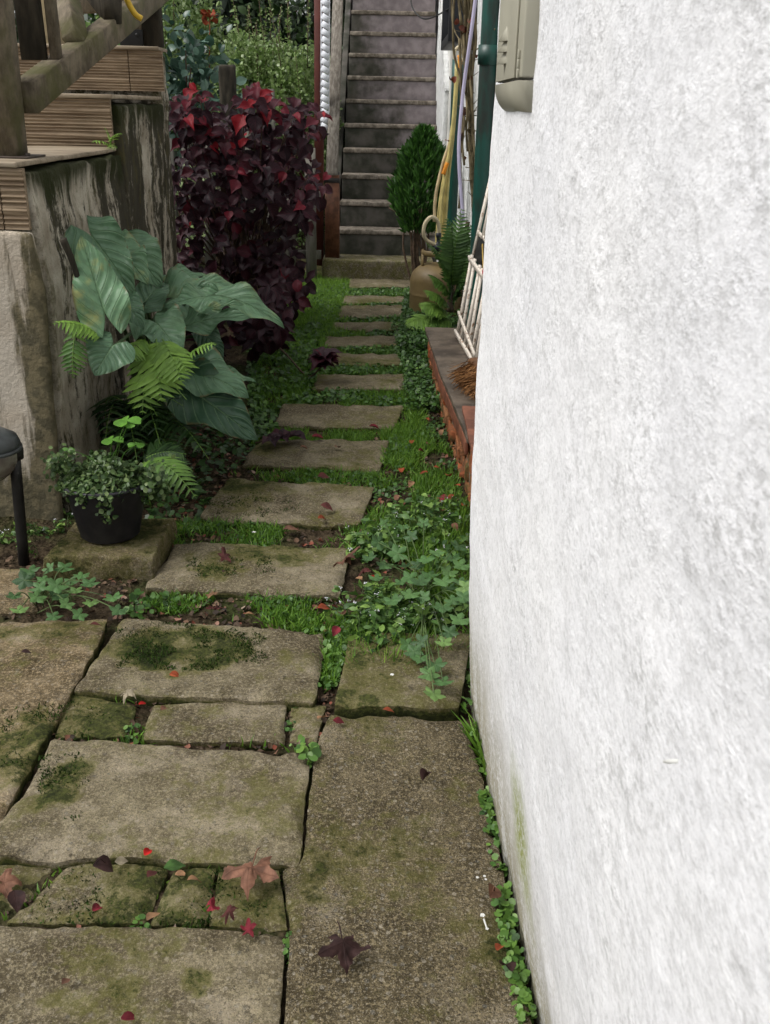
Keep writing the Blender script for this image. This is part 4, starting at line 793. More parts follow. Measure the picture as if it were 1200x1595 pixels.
fern('bright green fern growing up through the elephant ear leaves', ff, g0)
g0 = G(235, 790, .02); ff = [(P(222, 725, D=2.98), P(306, 776, D=2.78), .075, 15, .45, .62), (P(222, 722, D=3.0), P(300, 742, D=2.95), .07, 14, .3, .28), (P(225, 716, D=3.0), P(290, 708, D=3.0), .07, 14, .3, .15), (P(225, 730, D=3.02), P(272, 690, D=3.1), .07, 13, .3, .12), (g0, P(225, 718, D=3.0), .03, 6, .1, .2)]
fern('small fern arching out to the right of the black flower pot', ff, g0)
g0 = G(690, 500, .02); ff = []
for (a, b, w, tn) in (((706, 455), (722, 325), .10, .42), ((700, 450), (697, 340), .10, .40), ((715, 455), (735, 350), .09, .35), ((698, 440), (664, 378), .07, .5), ((702, 470), (670, 430), .10, .6), ((700, 490), (654, 478), .10, .85), ((690, 500), (632, 506), .10, .9), ((700, 480), (662, 455), .09, .75), ((705, 500), (668, 505), .10, .7), ((712, 470), (738, 400), .10, .3), ((708, 480), (728, 430), .09, .28), ((700, 470), (684, 400), .09, .45)):
    ff.append((P(*a, D=5.75), P(*b, D=5.65), w, 24, .25, tn))
fern('leafy fern clump beside the gas cylinder and green pipes', ff, g0)
g0 = G(176, 214, z_1 + .02) if False else np.array([XW - .02, 4.08, z_1 + .02]); a = P(160, 228, D=4.08)
fern('tiny bright fern sprouting on the timber step', [(g0, P(143, 222, D=4.0), .03, 7, .3, .95), (g0, P(190, 208, D=4.0), .03, 7, .3, .95), (g0, P(163, 198, D=4.05), .025, 6, .2, .95), (g0, P(178, 234, D=3.98), .022, 5, .2, .9)], g0)
# ---- the purple leaved shrub
TPL_C = leaf_tpl([.02, .20, .34, .38, .33, .22, .11, .04, .003], 11, 2, .55, .22, 11)
MT['purple'] = leafmat('purple_leaf', [(0, (.012, .005, .009)), (.35, (.036, .010, .017)), (.6, (.075, .010, .018)), (.8, (.16, .008, .020)), (1, (.34, .012, .020))], vein=(.15, .03, .045), rough=.5, spec=.28, trans=.18, vstr=.5)
def purple():
    b = np.array([-.95, 6.35, -.02]); r = thing('purple_shrub', 'dark purple and crimson leaved shrub in front of the grey picket fence', 'shrub', b)
    nodes = []
    for k in range(150):
        v = rng.uniform(165, 480); lo = np.interp(v, [150, 300, 400, 480], [268, 272, 262, 330]); hi = np.interp(v, [150, 250, 330, 400, 440, 480], [478, 492, 492, 455, 478, 462])
        u = rng.uniform(lo, hi); D = rng.uniform(5.55, 6.6); nodes.append((u, v, D, 0))
    for (u, v) in ((285, 158), (310, 152), (392, 148), (404, 150), (500, 285), (498, 180), (292, 168), (290, 180), (318, 160), (345, 215), (350, 222), (400, 158), (410, 172), (425, 172), (380, 160), (325, 205), (330, 225), (372, 235), (372, 250), (370, 268), (440, 452), (462, 462), (448, 440), (470, 320), (478, 310), (300, 185), (455, 178), (480, 205)): nodes.append((u, v, rng.uniform(5.45, 5.75), 1))
    for k in range(34): nodes.append((rng.uniform(300, 445), rng.uniform(440, 530), rng.uniform(4.5, 5.6), 0))
    mb = MB(); st = MB()
    for (u, v, D, red) in nodes:
        c = P(u, v, D=D); c[2] = max(c[2], .12); out = unit(np.array([c[0] + .95, (c[1] - 6.2) * .8 - .35, (c[2] - .5) * .6]))
        n = int(rng.integers(5, 9)); an = rng.uniform(0, 6.28) + np.arange(n) * 2.4
        ax = unit(out + np.array([0, -.2, .8])); s = unit(np.cross(ax, (1, .3, .2))); q = np.cross(ax, s)
        f = np.cos(an)[:, None] * s + np.sin(an)[:, None] * q + ax * np.linspace(-.45, .75, n)[:, None]
        p = c + ax * np.linspace(-.09, .02, n)[:, None] + f * .015
        hz = (c[2] - .3) / 1.1
        tn = np.clip(rng.beta(1.6, 3.2, n) * (.62 + .25 * hz) + (rng.random(n) < .03 + .05 * max(hz, 0)) * .45 + red * (np.linspace(-.05, .52, n)), 0, 1)
        batch(mb, TPL_C, p, f, ax + rng.normal(0, .25, (n, 3)) + np.array([0, -.35, .1]), rng.uniform(.085, .15, n) * (1 - .35 * np.linspace(0, 1, n)), rng.uniform(.4, 1.7, n), tn, wid=rng.uniform(.65, 1.0, n))
        if D > 5.6 and rng.random() < .5:
            sm = MB(); tube(sm, [b + (rng.normal(0, .12), rng.normal(0, .1), 0), (b + c) / 2 + (0, 0, .1 + rng.normal(0, .05)), c], .008, .003, sides=5, k=5); sm.build('stem', MT['twig'], r)
    # the branch that leans over the path and ends in a rosette of dark leaves
    e = P(503, 594, D=4.75); e[2] = .09; root = P(415, 520, D=5.6)
    br = MB(); tube(br, [root, P(450, 556, D=5.1), P(480, 586, D=4.85), e], .006, .004, sides=6, k=6); br.build('branch', MT['twig'], r)
    for k in range(3):
        n = 8; an = rng.uniform(0, 6) + np.arange(n) * 2.4; f = np.stack([np.cos(an), np.sin(an) * .9, np.linspace(.0, .8, n)], 1)
        batch(mb, TPL_C, e + (0, 0, .02 * k), f, np.array([0, -.2, 1.]), rng.uniform(.07, .115, n), rng.uniform(.4, 1.1, n), np.clip(rng.beta(2, 3, n) + (an % 5 < .7) * .3, 0, .9))
    # a purple spray low at the edge of the stepping stones
    for (u, v, n) in ((440, 680, 7), (455, 678, 6), (425, 684, 5)):
        c = G(u, v, .035); an = rng.uniform(0, 6) + np.arange(n) * 2.4; batch(mb, TPL_C, c, np.stack([np.cos(an), np.sin(an), .15 + 0 * an], 1), (0, -.2, 1), rng.uniform(.05, .085, n), .6, rng.uniform(.1, .5, n))
    br = MB(); tube(br, [P(398, 690, D=3.75), G(420, 684, .03), G(455, 678, .03)], .004, .003, sides=5); br.build('branch', MT['twig'], r)
    mb.build('foliage', MT['purple'], r)
purple()
# ---- conifer by the stairs
def conifer():
    bx = P(655, 380, D=7.15); b = np.array([bx[0] + .02, 7.15, -.03]); r = thing('small_conifer', 'dense dark green egg shaped conifer in front of the staircase', 'conifer', b)
    zt = P(660, 203, D=7.15)[2]; zb = P(650, 352, D=7.15)[2]; cx0 = P(653, 350, D=7.15)[0]; cx1 = P(662, 200, D=7.15)[0]
    N = 5200; t = rng.random(N) ** .85; rad = .200 * np.clip(np.sin(np.pi * (t * .80 + .17)) ** .75, .06, 1) * np.interp(t, [0, .3, .8, 1], [.9, 1.05, .95, .50])
    an = rng.uniform(0, 6.283, N); q = np.sqrt(rng.uniform(.25, 1, N)) * (1 + .25 * vn(np.stack([np.cos(an), np.sin(an), t * 5], 1), 2.5, 5)) * rad
    p = np.stack([cx0 + (cx1 - cx0) * t + np.cos(an) * q, 7.15 + np.sin(an) * q, zb + (zt - zb) * t - .045 * (1 - t)], 1)
    f = np.stack([np.cos(an) * .55, np.sin(an) * .55, 1.0 + 0 * an], 1) + rng.normal(0, .28, (N, 3)); mb = MB()
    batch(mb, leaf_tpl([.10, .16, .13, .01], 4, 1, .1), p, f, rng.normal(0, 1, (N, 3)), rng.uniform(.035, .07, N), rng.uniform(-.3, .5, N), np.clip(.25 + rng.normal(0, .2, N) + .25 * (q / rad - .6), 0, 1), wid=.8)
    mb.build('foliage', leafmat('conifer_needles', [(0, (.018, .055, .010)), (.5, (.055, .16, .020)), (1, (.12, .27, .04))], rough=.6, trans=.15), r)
    mb = MB()
    for k in range(16): tube(mb, [b + (rng.normal(0, .035), rng.normal(0, .02), 0), (cx0 + rng.normal(0, .04), 7.15, zb - .06), (cx0 + rng.normal(0, .10), 7.15 + rng.normal(0, .06), zb + .12)], .010, .005, sides=6, k=4)
    mb.build('trunk', MT['twig'], r)
conifer()
# ---- bare thorny climber between the pipes, with its woody foot
def climber():
    r = thing('thorny_climber', 'bare thorny climbing stem with a few dried leaves between the green pipes', 'climber', G(704, 486, 0))
    mb = MB(); tube(mb, [P(702, 486, D=6.0), P(703, 455, D=6.0), P(708, 425, D=5.95), P(722, 390, D=5.9), P(729, 345, D=5.9)], .022, .014, sides=8, k=5, jitter=.25); mb.build('trunk', simple('dark_bark', (.05, .036, .022), .9, .4, 30, bump=.5), r)
    bark = simple('climber_bark', (.15, .12, .065), .8, .35, 25, bump=.4); mb = MB()
    tube(mb, [P(740, 330, D=6.0), P(735, 240, D=6.0), P(733, 150, D=6.0), P(730, 80, D=6.0), P(727, 20, D=6.0), P(726, -40, D=6.0)], .019, .015, sides=8, k=8, jitter=.2)
    for k in range(46):
        v = rng.uniform(20, 320); u = np.interp(v, [0, 80, 150, 240, 330], [727, 730, 733, 735, 740]) + rng.normal(0, 4); c = P(u, v, D=5.98); s = rng.choice([-1, 1]); tube(mb, [c, c + np.array([s * rng.uniform(.02, .07), rng.uniform(-.05, .02), rng.uniform(-.01, .05)])], .0035, .0012, sides=5, k=1)
    mb.build('stem', bark, r); mb = MB(); tube(mb, [P(738, 235, D=5.95), P(735, 130, D=5.95), P(741, 60, D=5.95), P(738, 0, D=5.95), P(742, -40, D=5.95)], .011, sides=6, k=8, jitter=.2)
    mb.build('stem', bark, r); mb = MB(); tube(mb, [P(722, 330, D=6.1), P(716, 240, D=6.1), P(719, 140, D=6.1), P(716, 60, D=6.1)], .009, sides=6, k=8, jitter=.2)
    mb.build('stem', bark, r); mb = MB(); tube(mb, [P(703, -10, D=6.2), P(706, 40, D=6.2), P(722, 68, D=6.1), P(744, 76, D=5.9), P(771, 45, D=5.2)], .004, sides=5, k=8)
    for k in range(9):
        v = np.linspace(-20, rng.uniform(180, 335), 9); u = np.interp(v, [0, 80, 150, 240, 330], [727, 730, 732, 733, 736]) + rng.uniform(-14, 12) + np.cumsum(rng.normal(0, 3.2, 9)); mb.build('stem', bark, r); mb = MB(); tube(mb, [P(a, b, D=5.95 + rng.normal(0, .02)) for a, b in zip(u, v)], rng.uniform(.004, .008), sides=5, k=4, jitter=.2)
    mb.build('stem', bark, r)
    mb = MB(); pts = [(706, 125), (706, 128), (700, 218), (731, 36), (728, 42), (727, 46), (724, 46), (712, 28), (735, 118), (745, 85), (724, 250), (728, 178), (722, 205)]
    dl = leafmat('dry_leaf', [(0, (.05, .02, .012)), (1, (.20, .045, .02))], trans=.1)
    for u, v in pts:
        mb = MB(); batch(mb, leaf_tpl([.05, .35, .42, .3, .02], 5, 1, .4), P(u, v, D=5.93), rng.normal(0, 1, 3) + (-.6, 0, -.3), rng.normal(0, 1, 3) + (0, -1, 0), rng.uniform(.03, .06), rng.uniform(.3, 1.5), rng.random()); mb.build('dry_leaf', dl, r)
climber()
# ---- lobed green leaves (geranium like)
def lobed(a):
    a = np.abs(a); return (.82 + .17 * math.cos(a * 5.0) + .06 * math.cos(15 * a)) * (1 - .7 * max(0, (a - 2.85) / .29)) * .62
TPL_G = disc_tpl(lobed, 3, 40, .10)
MT['lobed'] = leafmat('lobed_leaf', [(0, (.034, .085, .027)), (.5, (.085, .190, .054)), (1, (.19, .32, .085))], vein=(.18, .29, .11), rough=.5, vstr=.3)
def lobed_plant(label, base, px, sz, tn0, cat='plant', zr=(.04, .10)):
    r = thing('lobed_leaf_plant', label, cat, base); st = MB()
    for (u, v) in px:
        z = rng.uniform(*zr) * (1 if v < 985 else .55); c = G(u, v, z); st = MB(); n = np.array([rng.normal(0, .25), rng.normal(-.45, .25), 1.]); f = unit(np.array([rng.normal(0, 1), -1.0 + rng.normal(0, .5), 0]))
        mb = MB(); batch(mb, TPL_G, c, f, n, sz * rng.uniform(.8, 1.25), rng.uniform(.2, .8), np.clip(tn0 + rng.normal(0, .2), 0, 1)); lf = mb.build('leaf', MT['lobed'], r)
        b = base + np.array([rng.normal(0, .03), rng.normal(0, .03), 0]); tube(st, [b, (b + c) / 2 + (0, 0, .025), c], .0018, .0014, sides=5, k=4); st.build('stalk', MT['stem'], lf)
lobed_plant('cluster of round lobed green leaves in front of the stone block', G(75, 935, -.01), [(45, 888), (75, 885), (100, 884), (128, 896), (38, 904), (68, 902), (110, 906), (140, 908), (22, 928), (58, 930), (92, 927), (88, 912), (142, 938), (84, 960), (124, 957), (104, 940), (176, 930), (185, 950), (60, 915), (118, 920), (30, 950)], .043, .45)
gx = [(575, 868), (590, 845), (600, 880), (620, 862), (640, 900), (655, 905), (670, 895), (690, 905), (700, 915), (715, 905), (722, 930), (640, 925), (625, 905), (612, 935), (660, 930), (690, 945), (705, 935), (718, 965), (700, 985), (692, 1000), (680, 860), (705, 868), (715, 850), (640, 835), (660, 815), (628, 820), (600, 815), (645, 1015), (655, 1025), (678, 1035), (668, 1050), (655, 1000), (636, 1005), (690, 1062), (676, 1080), (585, 900), (700, 890), (665, 870), (650, 880), (632, 880), (720, 880), (725, 915)]
lobed_plant('spreading patch of lobed green leaves growing against the white wall', G(660, 930, -.01), gx, .042, .42, zr=(.05, .12))
# ---- weeds with thin leaves and tiny white flowers
MT['weed'] = leafmat('weed_leaf', [(0, (.032, .080, .020)), (.5, (.095, .195, .042)), (1, (.22, .35, .07))], rough=.5)
MT['tinyflower'] = simple('tiny_white_petal', (.60, .60, .64), .6)
def weeds(label, px, n_stem, h, base, leafn=10, ls=.03):
    r = thing('flowering_weed', label, 'weed', base); mb = MB(); st = MB(); fl = MB(); tpl = leaf_tpl([.05, .22, .26, .16, .01], 5, 1, .2)
    for k in range(n_stem):
        u, v = px[k % len(px)]; b = G(u + rng.normal(0, 14), v + rng.normal(0, 10), -.015); L = rng.uniform(.5, 1) * h; d = unit(np.array([rng.normal(0, .5), rng.normal(-.2, .5), 1.])); e = b + d * L
        tube(st, [b, (b + e) / 2 + rng.normal(0, .01, 3), e], .0012, .0008, sides=4, k=4)
        if n_stem <= 100: st.build('stem', MT['stem'], r); st = MB()
        t = rng.random(leafn); p = b + (e - b) * t[:, None]
        batch(mb, tpl, p, rdir(leafn, -.1, .7), rdir(leafn, .1, 1), ls * rng.uniform(.5, 1.2, leafn), rng.uniform(.2, 1, leafn), rng.random(leafn))
        if k % 4 == 0:
            fl = MB(); q = e + rng.normal(0, .0035, (7, 3)); batch(fl, disc_tpl(lambda a: .5, 1, 6, .2), q, rdir(7, -.2, .2), rdir(7, .5, 1), .0036, .1, .5); fl.build('flower_head', MT['tinyflower'], r)
    mb.build('foliage', MT['weed'], r)
    if n_stem > 100: st.build('stems', MT['stem'], r)['kind'] = 'stuff'
weeds('weedy patch with tiny white flowers on the edge of the olive slab', [(560, 960), (580, 985), (600, 960), (620, 985), (640, 975), (600, 1000), (555, 985), (660, 985), (680, 975), (700, 960), (620, 950), (580, 940)], 150, .085, G(610, 980, -.01))
weeds('loose bright green weeds right of the curled brown leaves', [(560, 860), (575, 845), (590, 870), (610, 850), (640, 840), (660, 850), (690, 840), (700, 815), (670, 800), (640, 805), (610, 830), (715, 870), (690, 880)], 140, .085, G(630, 850, -.01))
weeds('low weeds around the foot of the lantern stake and pale wall', [(15, 850), (60, 850), (85, 840), (45, 845), (100, 815), (72, 835)], 26, .06, G(60, 850, -.01), 8, .022)
# ================================================================== GRASS, GROUND COVER, LITTER
def inside(p, poly):
    x, y = p[:, 0], p[:, 1]; r = np.zeros(len(p), bool); q = np.roll(poly, 1, 0)
    for (x0, y0), (x1, y1) in zip(poly, q):
        c = ((y0 > y) != (y1 > y)); r ^= c & (x < (x1 - x0) * (y - y0) / (y1 - y0 + 1e-12) + x0)
    return r
def scatter(px, dens, z=-.024, shrink=.0, avoid=True, clump=None, seed=0):
    """points spread evenly over a patch of ground (its outline given in photo pixels), clear of the slabs"""
    poly = np.array([G(u, v, 0)[:2] for u, v in px]); lo, hi = poly.min(0), poly.max(0); n = int(dens * np.prod(hi - lo))
    p = rng.uniform(lo, hi, (n, 2)); p = p[inside(p, poly)]
    if avoid:
        ok = np.ones(len(p), bool)
        for s in SLABS:
            l, h = s.min(0), s.max(0); near = (p[:, 0] > l[0]) & (p[:, 0] < h[0]) & (p[:, 1] > l[1]) & (p[:, 1] < h[1]); c = s.mean(0)
            if near.any(): i = np.where(near)[0]; ok[i] &= ~inside(c + (p[i] - c) / (1 - shrink), s[::3])
        p = p[ok]
    q = np.stack([p[:, 0], p[:, 1], 0 * p[:, 0]], 1)
    if clump is not None: p = p[fbm(q, clump[0], 3, 100 + seed) + rng.normal(0, .06, len(q)) > clump[1] - .05]
    return np.stack([p[:, 0], p[:, 1], np.full(len(p), z)], 1)
MT['grass'] = leafmat('grass_blade', [(0, (.034, .085, .011)), (.5, (.115, .245, .026)), (1, (.26, .44, .05))], rough=.5, trans=.3, mott=.1)
TPL_B = (np.array([(-.5, 0, 0), (.5, 0, 0), (-.42, .5, 0), (.42, .5, 0), (-.05, 1, 0), (.05, 1, 0)]), np.array([[0, 1, 3, 2], [2, 3, 5, 4]]), np.array([(0, 0), (1, 0), (0, .5), (1, .5), (0, 1), (1, 1)]))
def blades(mb, p, h, tn, wd=.0042, lean=.55):
    n = len(p)
    if not n: return
    f = np.stack([rng.normal(0, lean, n), rng.normal(0, lean, n), np.ones(n)], 1); hh = h * rng.uniform(.45, 1.15, n)
    batch(mb, TPL_B, p, f, rdir(n, -.2, .2) + (0, -.4, 0), hh, rng.uniform(.1, 1.3, n), np.clip(tn + rng.normal(0, .18, n), 0, 1), wid=wd / hh * rng.uniform(.7, 1.3, n))
mb = MB()
A = lambda *a, **k: scatter(*a, **k)
# between and beside the stones, near to far
blades(mb, A([(215, 918), (535, 925), (560, 985), (190, 960)], 22000, clump=(7, -.06), seed=1), .036, .42)
blades(mb, A([(400, 925), (540, 925), (550, 985), (430, 975)], 26000, clump=(9, -.15), seed=2), .042, .45)
blades(mb, A([(275, 805), (560, 812), (560, 856), (270, 850)], 22000, clump=(7, -.08), seed=3), .040, .42)
blades(mb, A([(355, 720), (600, 730), (590, 762), (355, 748)], 20000, clump=(7, -.10), seed=4), .038, .40)
blades(mb, A([(395, 660), (625, 662), (610, 690), (390, 686)], 20000, clump=(7, -.14), seed=5), .040, .46)
blades(mb, A([(430, 602), (630, 604), (630, 634), (430, 632)], 20000, clump=(7, -.2), seed=6), .045, .45)
blades(mb, A([(600, 640), (655, 600), (690, 640), (712, 720), (720, 800), (560, 830), (575, 770)], 17000, clump=(5, -.03), seed=7), .045, .48)
blades(mb, A([(590, 690), (660, 620), (670, 700), (600, 760)], 22000, clump=(6, -.2), seed=8), .055, .52)
blades(mb, A([(480, 545), (650, 545), (650, 608), (480, 608)], 14000, clump=(5, -.1), seed=9), .045, .36)
blades(mb, A([(460, 445), (650, 440), (652, 548), (470, 552)], 12000, clump=(5, -.12), seed=10), .045, .42)
blades(mb, A([(462, 428), (548, 424), (540, 520), (430, 560), (400, 545)], 15000, clump=(4, -.35), seed=11), .060, .66)
blades(mb, A([(395, 540), (520, 500), (490, 600), (430, 640), (395, 640)], 14000, clump=(4, -.1), seed=12), .06, .42)
blades(mb, A([(496, 985), (545, 985), (522, 1060), (490, 1065)], 30000, clump=(9, -.2), seed=13), .045, .50)
blades(mb, A([(545, 840), (735, 780), (735, 1040), (545, 1040)], 16000, avoid=False, clump=(6, -.05), seed=14), .075, .50)
blades(mb, A([(640, 600), (735, 800), (735, 900), (640, 800)], 9000, clump=(6, .0), seed=15), .06, .40)
# in the joints of the paving
blades(mb, A([(100, 1078), (500, 1090), (495, 1160), (80, 1155)], 9000, shrink=.03, clump=(9, .05), seed=16), .03, .45)
blades(mb, A([(0, 1325), (470, 1335), (450, 1450), (0, 1445)], 9000, shrink=.03, clump=(9, .10), seed=17), .025, .42)
blades(mb, A([(290, 1425), (330, 1425), (330, 1445), (275, 1445)], 60000, shrink=.06, clump=(20, -.3), seed=17), .012, .35)
p = A([(741, 1130), (752, 1130), (762, 1195), (756, 1210)], 30000, avoid=False); blades(mb, p, .09, .5, wd=.006)
tag(mb.build('grass', MT['grass'], smooth=False), kind='stuff')
# ---- small round leaved ground cover
MT['cover'] = leafmat('ground_cover_leaf', [(0, (.024, .062, .013)), (.5, (.066, .155, .026)), (1, (.16, .29, .05))], rough=.45, trans=.2)
mb = MB(); tr = disc_tpl(lambda a: .5 * (1 - .3 * max(0, (abs(a) - 2.6) / .54)), 1, 9, .25)
def cover(p, sz, tn, h=.02):
    n = len(p)
    if n: batch(mb, tr, p + np.stack([0 * p[:, 0], 0 * p[:, 0], rng.uniform(.004, h, n)], 1), rdir(n, -.2, .2), rdir(n, .2, 1) + (0, -.3, .2), sz * rng.uniform(.5, 1.2, n), .3, np.clip(tn + rng.normal(0, .2, n), 0, 1))
cover(A([(190, 918), (540, 925), (545, 985), (185, 960)], 7000, clump=(7, .0), seed=1), .014, .35)
cover(A([(205, 920), (330, 925), (300, 965), (195, 955)], 5000, clump=(9, .08), seed=21), .022, .45, .03)
cover(A([(275, 805), (560, 812), (560, 856), (270, 850)], 6000, clump=(7, .0), seed=3), .013, .35)
cover(A([(355, 720), (600, 730), (590, 762), (355, 748)], 6000, clump=(7, .0), seed=4), .013, .35)
cover(A([(590, 690), (700, 640), (735, 800), (735, 900), (560, 850)], 7000, clump=(6, -.05), seed=7), .015, .38, .03)
cover(A([(480, 445), (655, 440), (655, 640), (480, 640)], 6500, clump=(5, -.12), seed=9), .020, .36, .035)
cover(A([(610, 510), (690, 500), (715, 640), (640, 640)], 13000, avoid=False, clump=(5, -.3), seed=10), .020, .34, .08)
cover(A([(630, 470), (735, 470), (700, 560), (620, 560)], 12000, avoid=False, clump=(5, -.3), seed=11), .022, .30, .14)
cover(A([(385, 540), (500, 500), (490, 620), (390, 700)], 5000, clump=(4, -.1), seed=12), .024, .32, .05)
cover(A([(90, 700), (400, 640), (370, 760), (280, 830), (220, 800)], 1800, clump=(5, .0), seed=13), .026, .12, .05)
cover(A([(497, 980), (548, 985), (522, 1070), (492, 1070)], 9000, clump=(9, -.2), seed=14), .018, .55, .03)
# bright round leaves growing along the foot of the white wall
for (a, b, w, dn) in (((753, 1225), (778, 1360), 9, 36000), ((778, 1378), (818, 1590), 14, 42000), ((738, 1130), (756, 1215), 6, 9000), ((712, 1080), (738, 1115), 10, 12000), ((735, 990), (736, 1080), 7, 9000)):
    cover(A([(a[0] - w, a[1]), (a[0] + w, a[1]), (b[0] + w * 1.2, b[1]), (b[0] - w, b[1])], dn, avoid=False, clump=(25, -.22), seed=int(a[1])), .0145, .66, .032)
cover(A([(462, 1140), (496, 1140), (494, 1190), (470, 1190)], 16000, avoid=False, clump=(20, -.1)), .022, .6, .04); cover(A([(445, 1095), (462, 1095), (462, 1155), (445, 1155)], 16000, avoid=False, clump=(20, .0)), .014, .45, .02)
cover(A([(195, 1120), (216, 1120), (212, 1150), (195, 1150)], 16000, avoid=False, clump=(20, .0)), .012, .4, .02); cover(A([(205, 1425), (232, 1425), (232, 1450), (205, 1450)], 22000, avoid=False, clump=(20, -.05)), .011, .5, .02)
cover(A([(438, 1445), (456, 1445), (452, 1500), (440, 1500)], 20000, avoid=False, clump=(20, .05)), .010, .5, .02); cover(A([(95, 1425), (125, 1425), (125, 1442), (95, 1442)], 16000, avoid=False, clump=(20, .05)), .011, .45, .015)
tag(mb.build('ground_cover', MT['cover']), kind='stuff')
# ---- crumbs of dead leaf, pebbles and petals on the soil
mb = MB(); MT['crumb'] = leafmat('leaf_crumb', [(0, (.020, .013, .008)), (.45, (.075, .045, .025)), (.75, (.16, .10, .06)), (.92, (.22, .055, .03)), (1, (.30, .24, .18))], rough=.8, trans=0)
tcr = leaf_tpl([.15, .5, .4, .05], 4, 1, .35, .2)
for px, dn, sd in (([(180, 920), (540, 925), (550, 985), (180, 960)], 2200, 1), ([(200, 780), (300, 690), (590, 700), (600, 850), (260, 850)], 1500, 2), ([(590, 640), (700, 600), (735, 830), (735, 1000), (560, 860)], 1700, 3), ([(80, 690), (400, 620), (380, 760), (230, 830)], 900, 4), ([(0, 860), (230, 860), (200, 970), (0, 960)], 1300, 5), ([(488, 1060), (520, 1060), (515, 1110), (490, 1110)], 9000, 6), ([(0, 1320), (480, 1330), (470, 1450), (0, 1450)], 1500, 7), ([(80, 1075), (520, 1090), (500, 1160), (80, 1160)], 2200, 8), ([(400, 500), (640, 440), (640, 640), (420, 640)], 700, 9)):
    p = A(px, dn, shrink=.02, seed=sd); n = len(p); batch(mb, tcr, p + (0, 0, .006), rdir(n, -.2, .2), rdir(n, .4, 1), rng.uniform(.006, .022, n), rng.uniform(-.8, 1, n), rng.random(n))
tag(mb.build('leaf_litter', MT['crumb']), kind='stuff')
# ---- fallen leaves one can tell apart
def mapleR(a):
    a = abs(a); p = abs((a / 1.2566 + .5) % 1 - .5) * 2; env = np.interp(a, [0, 1.25, 2.5, 2.9, 3.14], [1.0, .95, .70, .45, .12]); return env * (1 - .60 * p ** .75) * (1 + .06 * math.cos(38 * a))
TPL_M = disc_tpl(mapleR, 3, 60, -.22); TPL_O = leaf_tpl([.03, .26, .36, .30, .16, .01], 7, 2, .35, .15, 6); TPL_T = leaf_tpl([.10, .34, .42, .36, .2], 5, 2, .5)
LM = {k: leafmat('fallen_' + k, [(0, tuple(np.array(c) * .75)), (1, tuple(np.array(c) * 1.2))], vein=tuple(np.array(c) * .6), rough=.7, spec=.2, trans=.1, vstr=.5, mott=.6) for k, c in
      dict(brown=(.20, .098, .062), dark=(.045, .022, .020), red=(.46, .014, .012), crimson=(.22, .022, .034), orange=(.34, .075, .03), tan=(.34, .19, .10), green=(.07, .15, .035), pale=(.34, .29, .20), maroon=(.095, .028, .024)).items()}
def leaf_at(u, v, kind, size, col, label, z=.016, rot=None, curl=.8, group=None, tilt=.25, stalk=0):
    mb = MB(); c = G(u, v, z); a = rng.uniform(0, 6.28) if rot is None else R(rot); f = np.array([math.cos(a), math.sin(a), .05]); tp = {'m': TPL_M, 'o': TPL_O, 't': TPL_T}[kind]
    n = np.array([rng.normal(0, tilt), rng.normal(-.1, tilt), 1.]); batch(mb, tp, c if kind == 'm' else c - f * size * .5, f, n, size * (.55 if kind == 'm' else 1), curl, rng.random())
    if kind == 'm':
        V = mb.v[-1]; V[:, 2] += fbm(V, 26, 3, int(u)) * .034 + fbm(V, 90, 2, int(u)) * .010
    if stalk: tube(mb, [c - f * .004, c - f * stalk * .6 + (0, 0, .012), c - f * stalk + (0, 0, .004)], .0014, .0010, sides=5, k=4)
    V = np.concatenate(mb.v); d = z + .003 - V[:, 2].min()
    for q in mb.v: q[:, 2] += d
    o = mb.build('fallen_leaf', LM[col]); tag(o, label, 'leaf', group or 'fallen leaves on the path'); return o
leaf_at(393, 1374, 'm', .118, 'brown', 'large curled brown maple leaf on the small mossy slabs', .0, -100, .9, stalk=.05)
leaf_at(535, 1500, 'm', .095, 'dark', 'very dark maple leaf on the coarse slab beside the wall', .004, -75, 1.4, stalk=.05)
leaf_at(8, 1390, 'm', .085, 'brown', 'crumpled brown dead leaf at the left edge on damp paving', -.015, 20, 1.2, stalk=.03)
leaf_at(28, 1412, 'o', .045, 'dark', 'thin dark leaf piece at the left edge beside the crumpled dead leaf', -.015, -60, .8)
leaf_at(170, 1366, 'o', .050, 'dark', 'curled blackish leaf on the yellow green mossy slab', 0, 20, 1.6, stalk=.02)
leaf_at(230, 1331, 't', .019, 'red', 'bright red petal standing at the lower edge of the largest grey slab', .012, 70, .4, tilt=.8)
leaf_at(273, 1354, 'o', .040, 'green', 'smooth fresh green leaf on the narrow mossy slab', 0, 15, .3)
leaf_at(190, 1346, 'o', .024, 'pale', 'tiny dry olive leaf left of the bright red petal', .003, 10, .5)
leaf_at(238, 1366, 'o', .026, 'maroon', 'small dull maroon leaf above the dark joint of the mossy slabs', .0, 60, .6)
leaf_at(281, 1366, 't', .018, 'tan', 'small tan scrap just under the smooth green leaf', .0, 10, .5)
leaf_at(305, 1378, 'o', .030, 'tan', 'pale tan leaf curl between the green leaf and large maple leaf', .0, 30, 1.2)
leaf_at(152, 1420, 't', .020, 'crimson', 'crimson scrap on the yellow green mossy slab', .0, 60, .8)
leaf_at(330, 1419, 'm', .034, 'crimson', 'crimson lobed leaf at the joint under the large maple leaf', .002, 10, .8)
leaf_at(358, 1437, 'm', .036, 'maroon', 'dull maroon leaf in the joint right of the moss tuft', .004, 100, 1.0)
leaf_at(386, 1452, 'm', .040, 'crimson', 'wide crimson leaf on the far edge of the bottom slab', .008, 20, .7)
leaf_at(240, 1432, 'o', .032, 'tan', 'tan leaf standing in the joint beside the moss tuft', .002, 60, .6)
leaf_at(200, 1591, 't', .020, 'crimson', 'crimson leaf cut by the bottom edge on the big plain slab', .006, 20, .7)
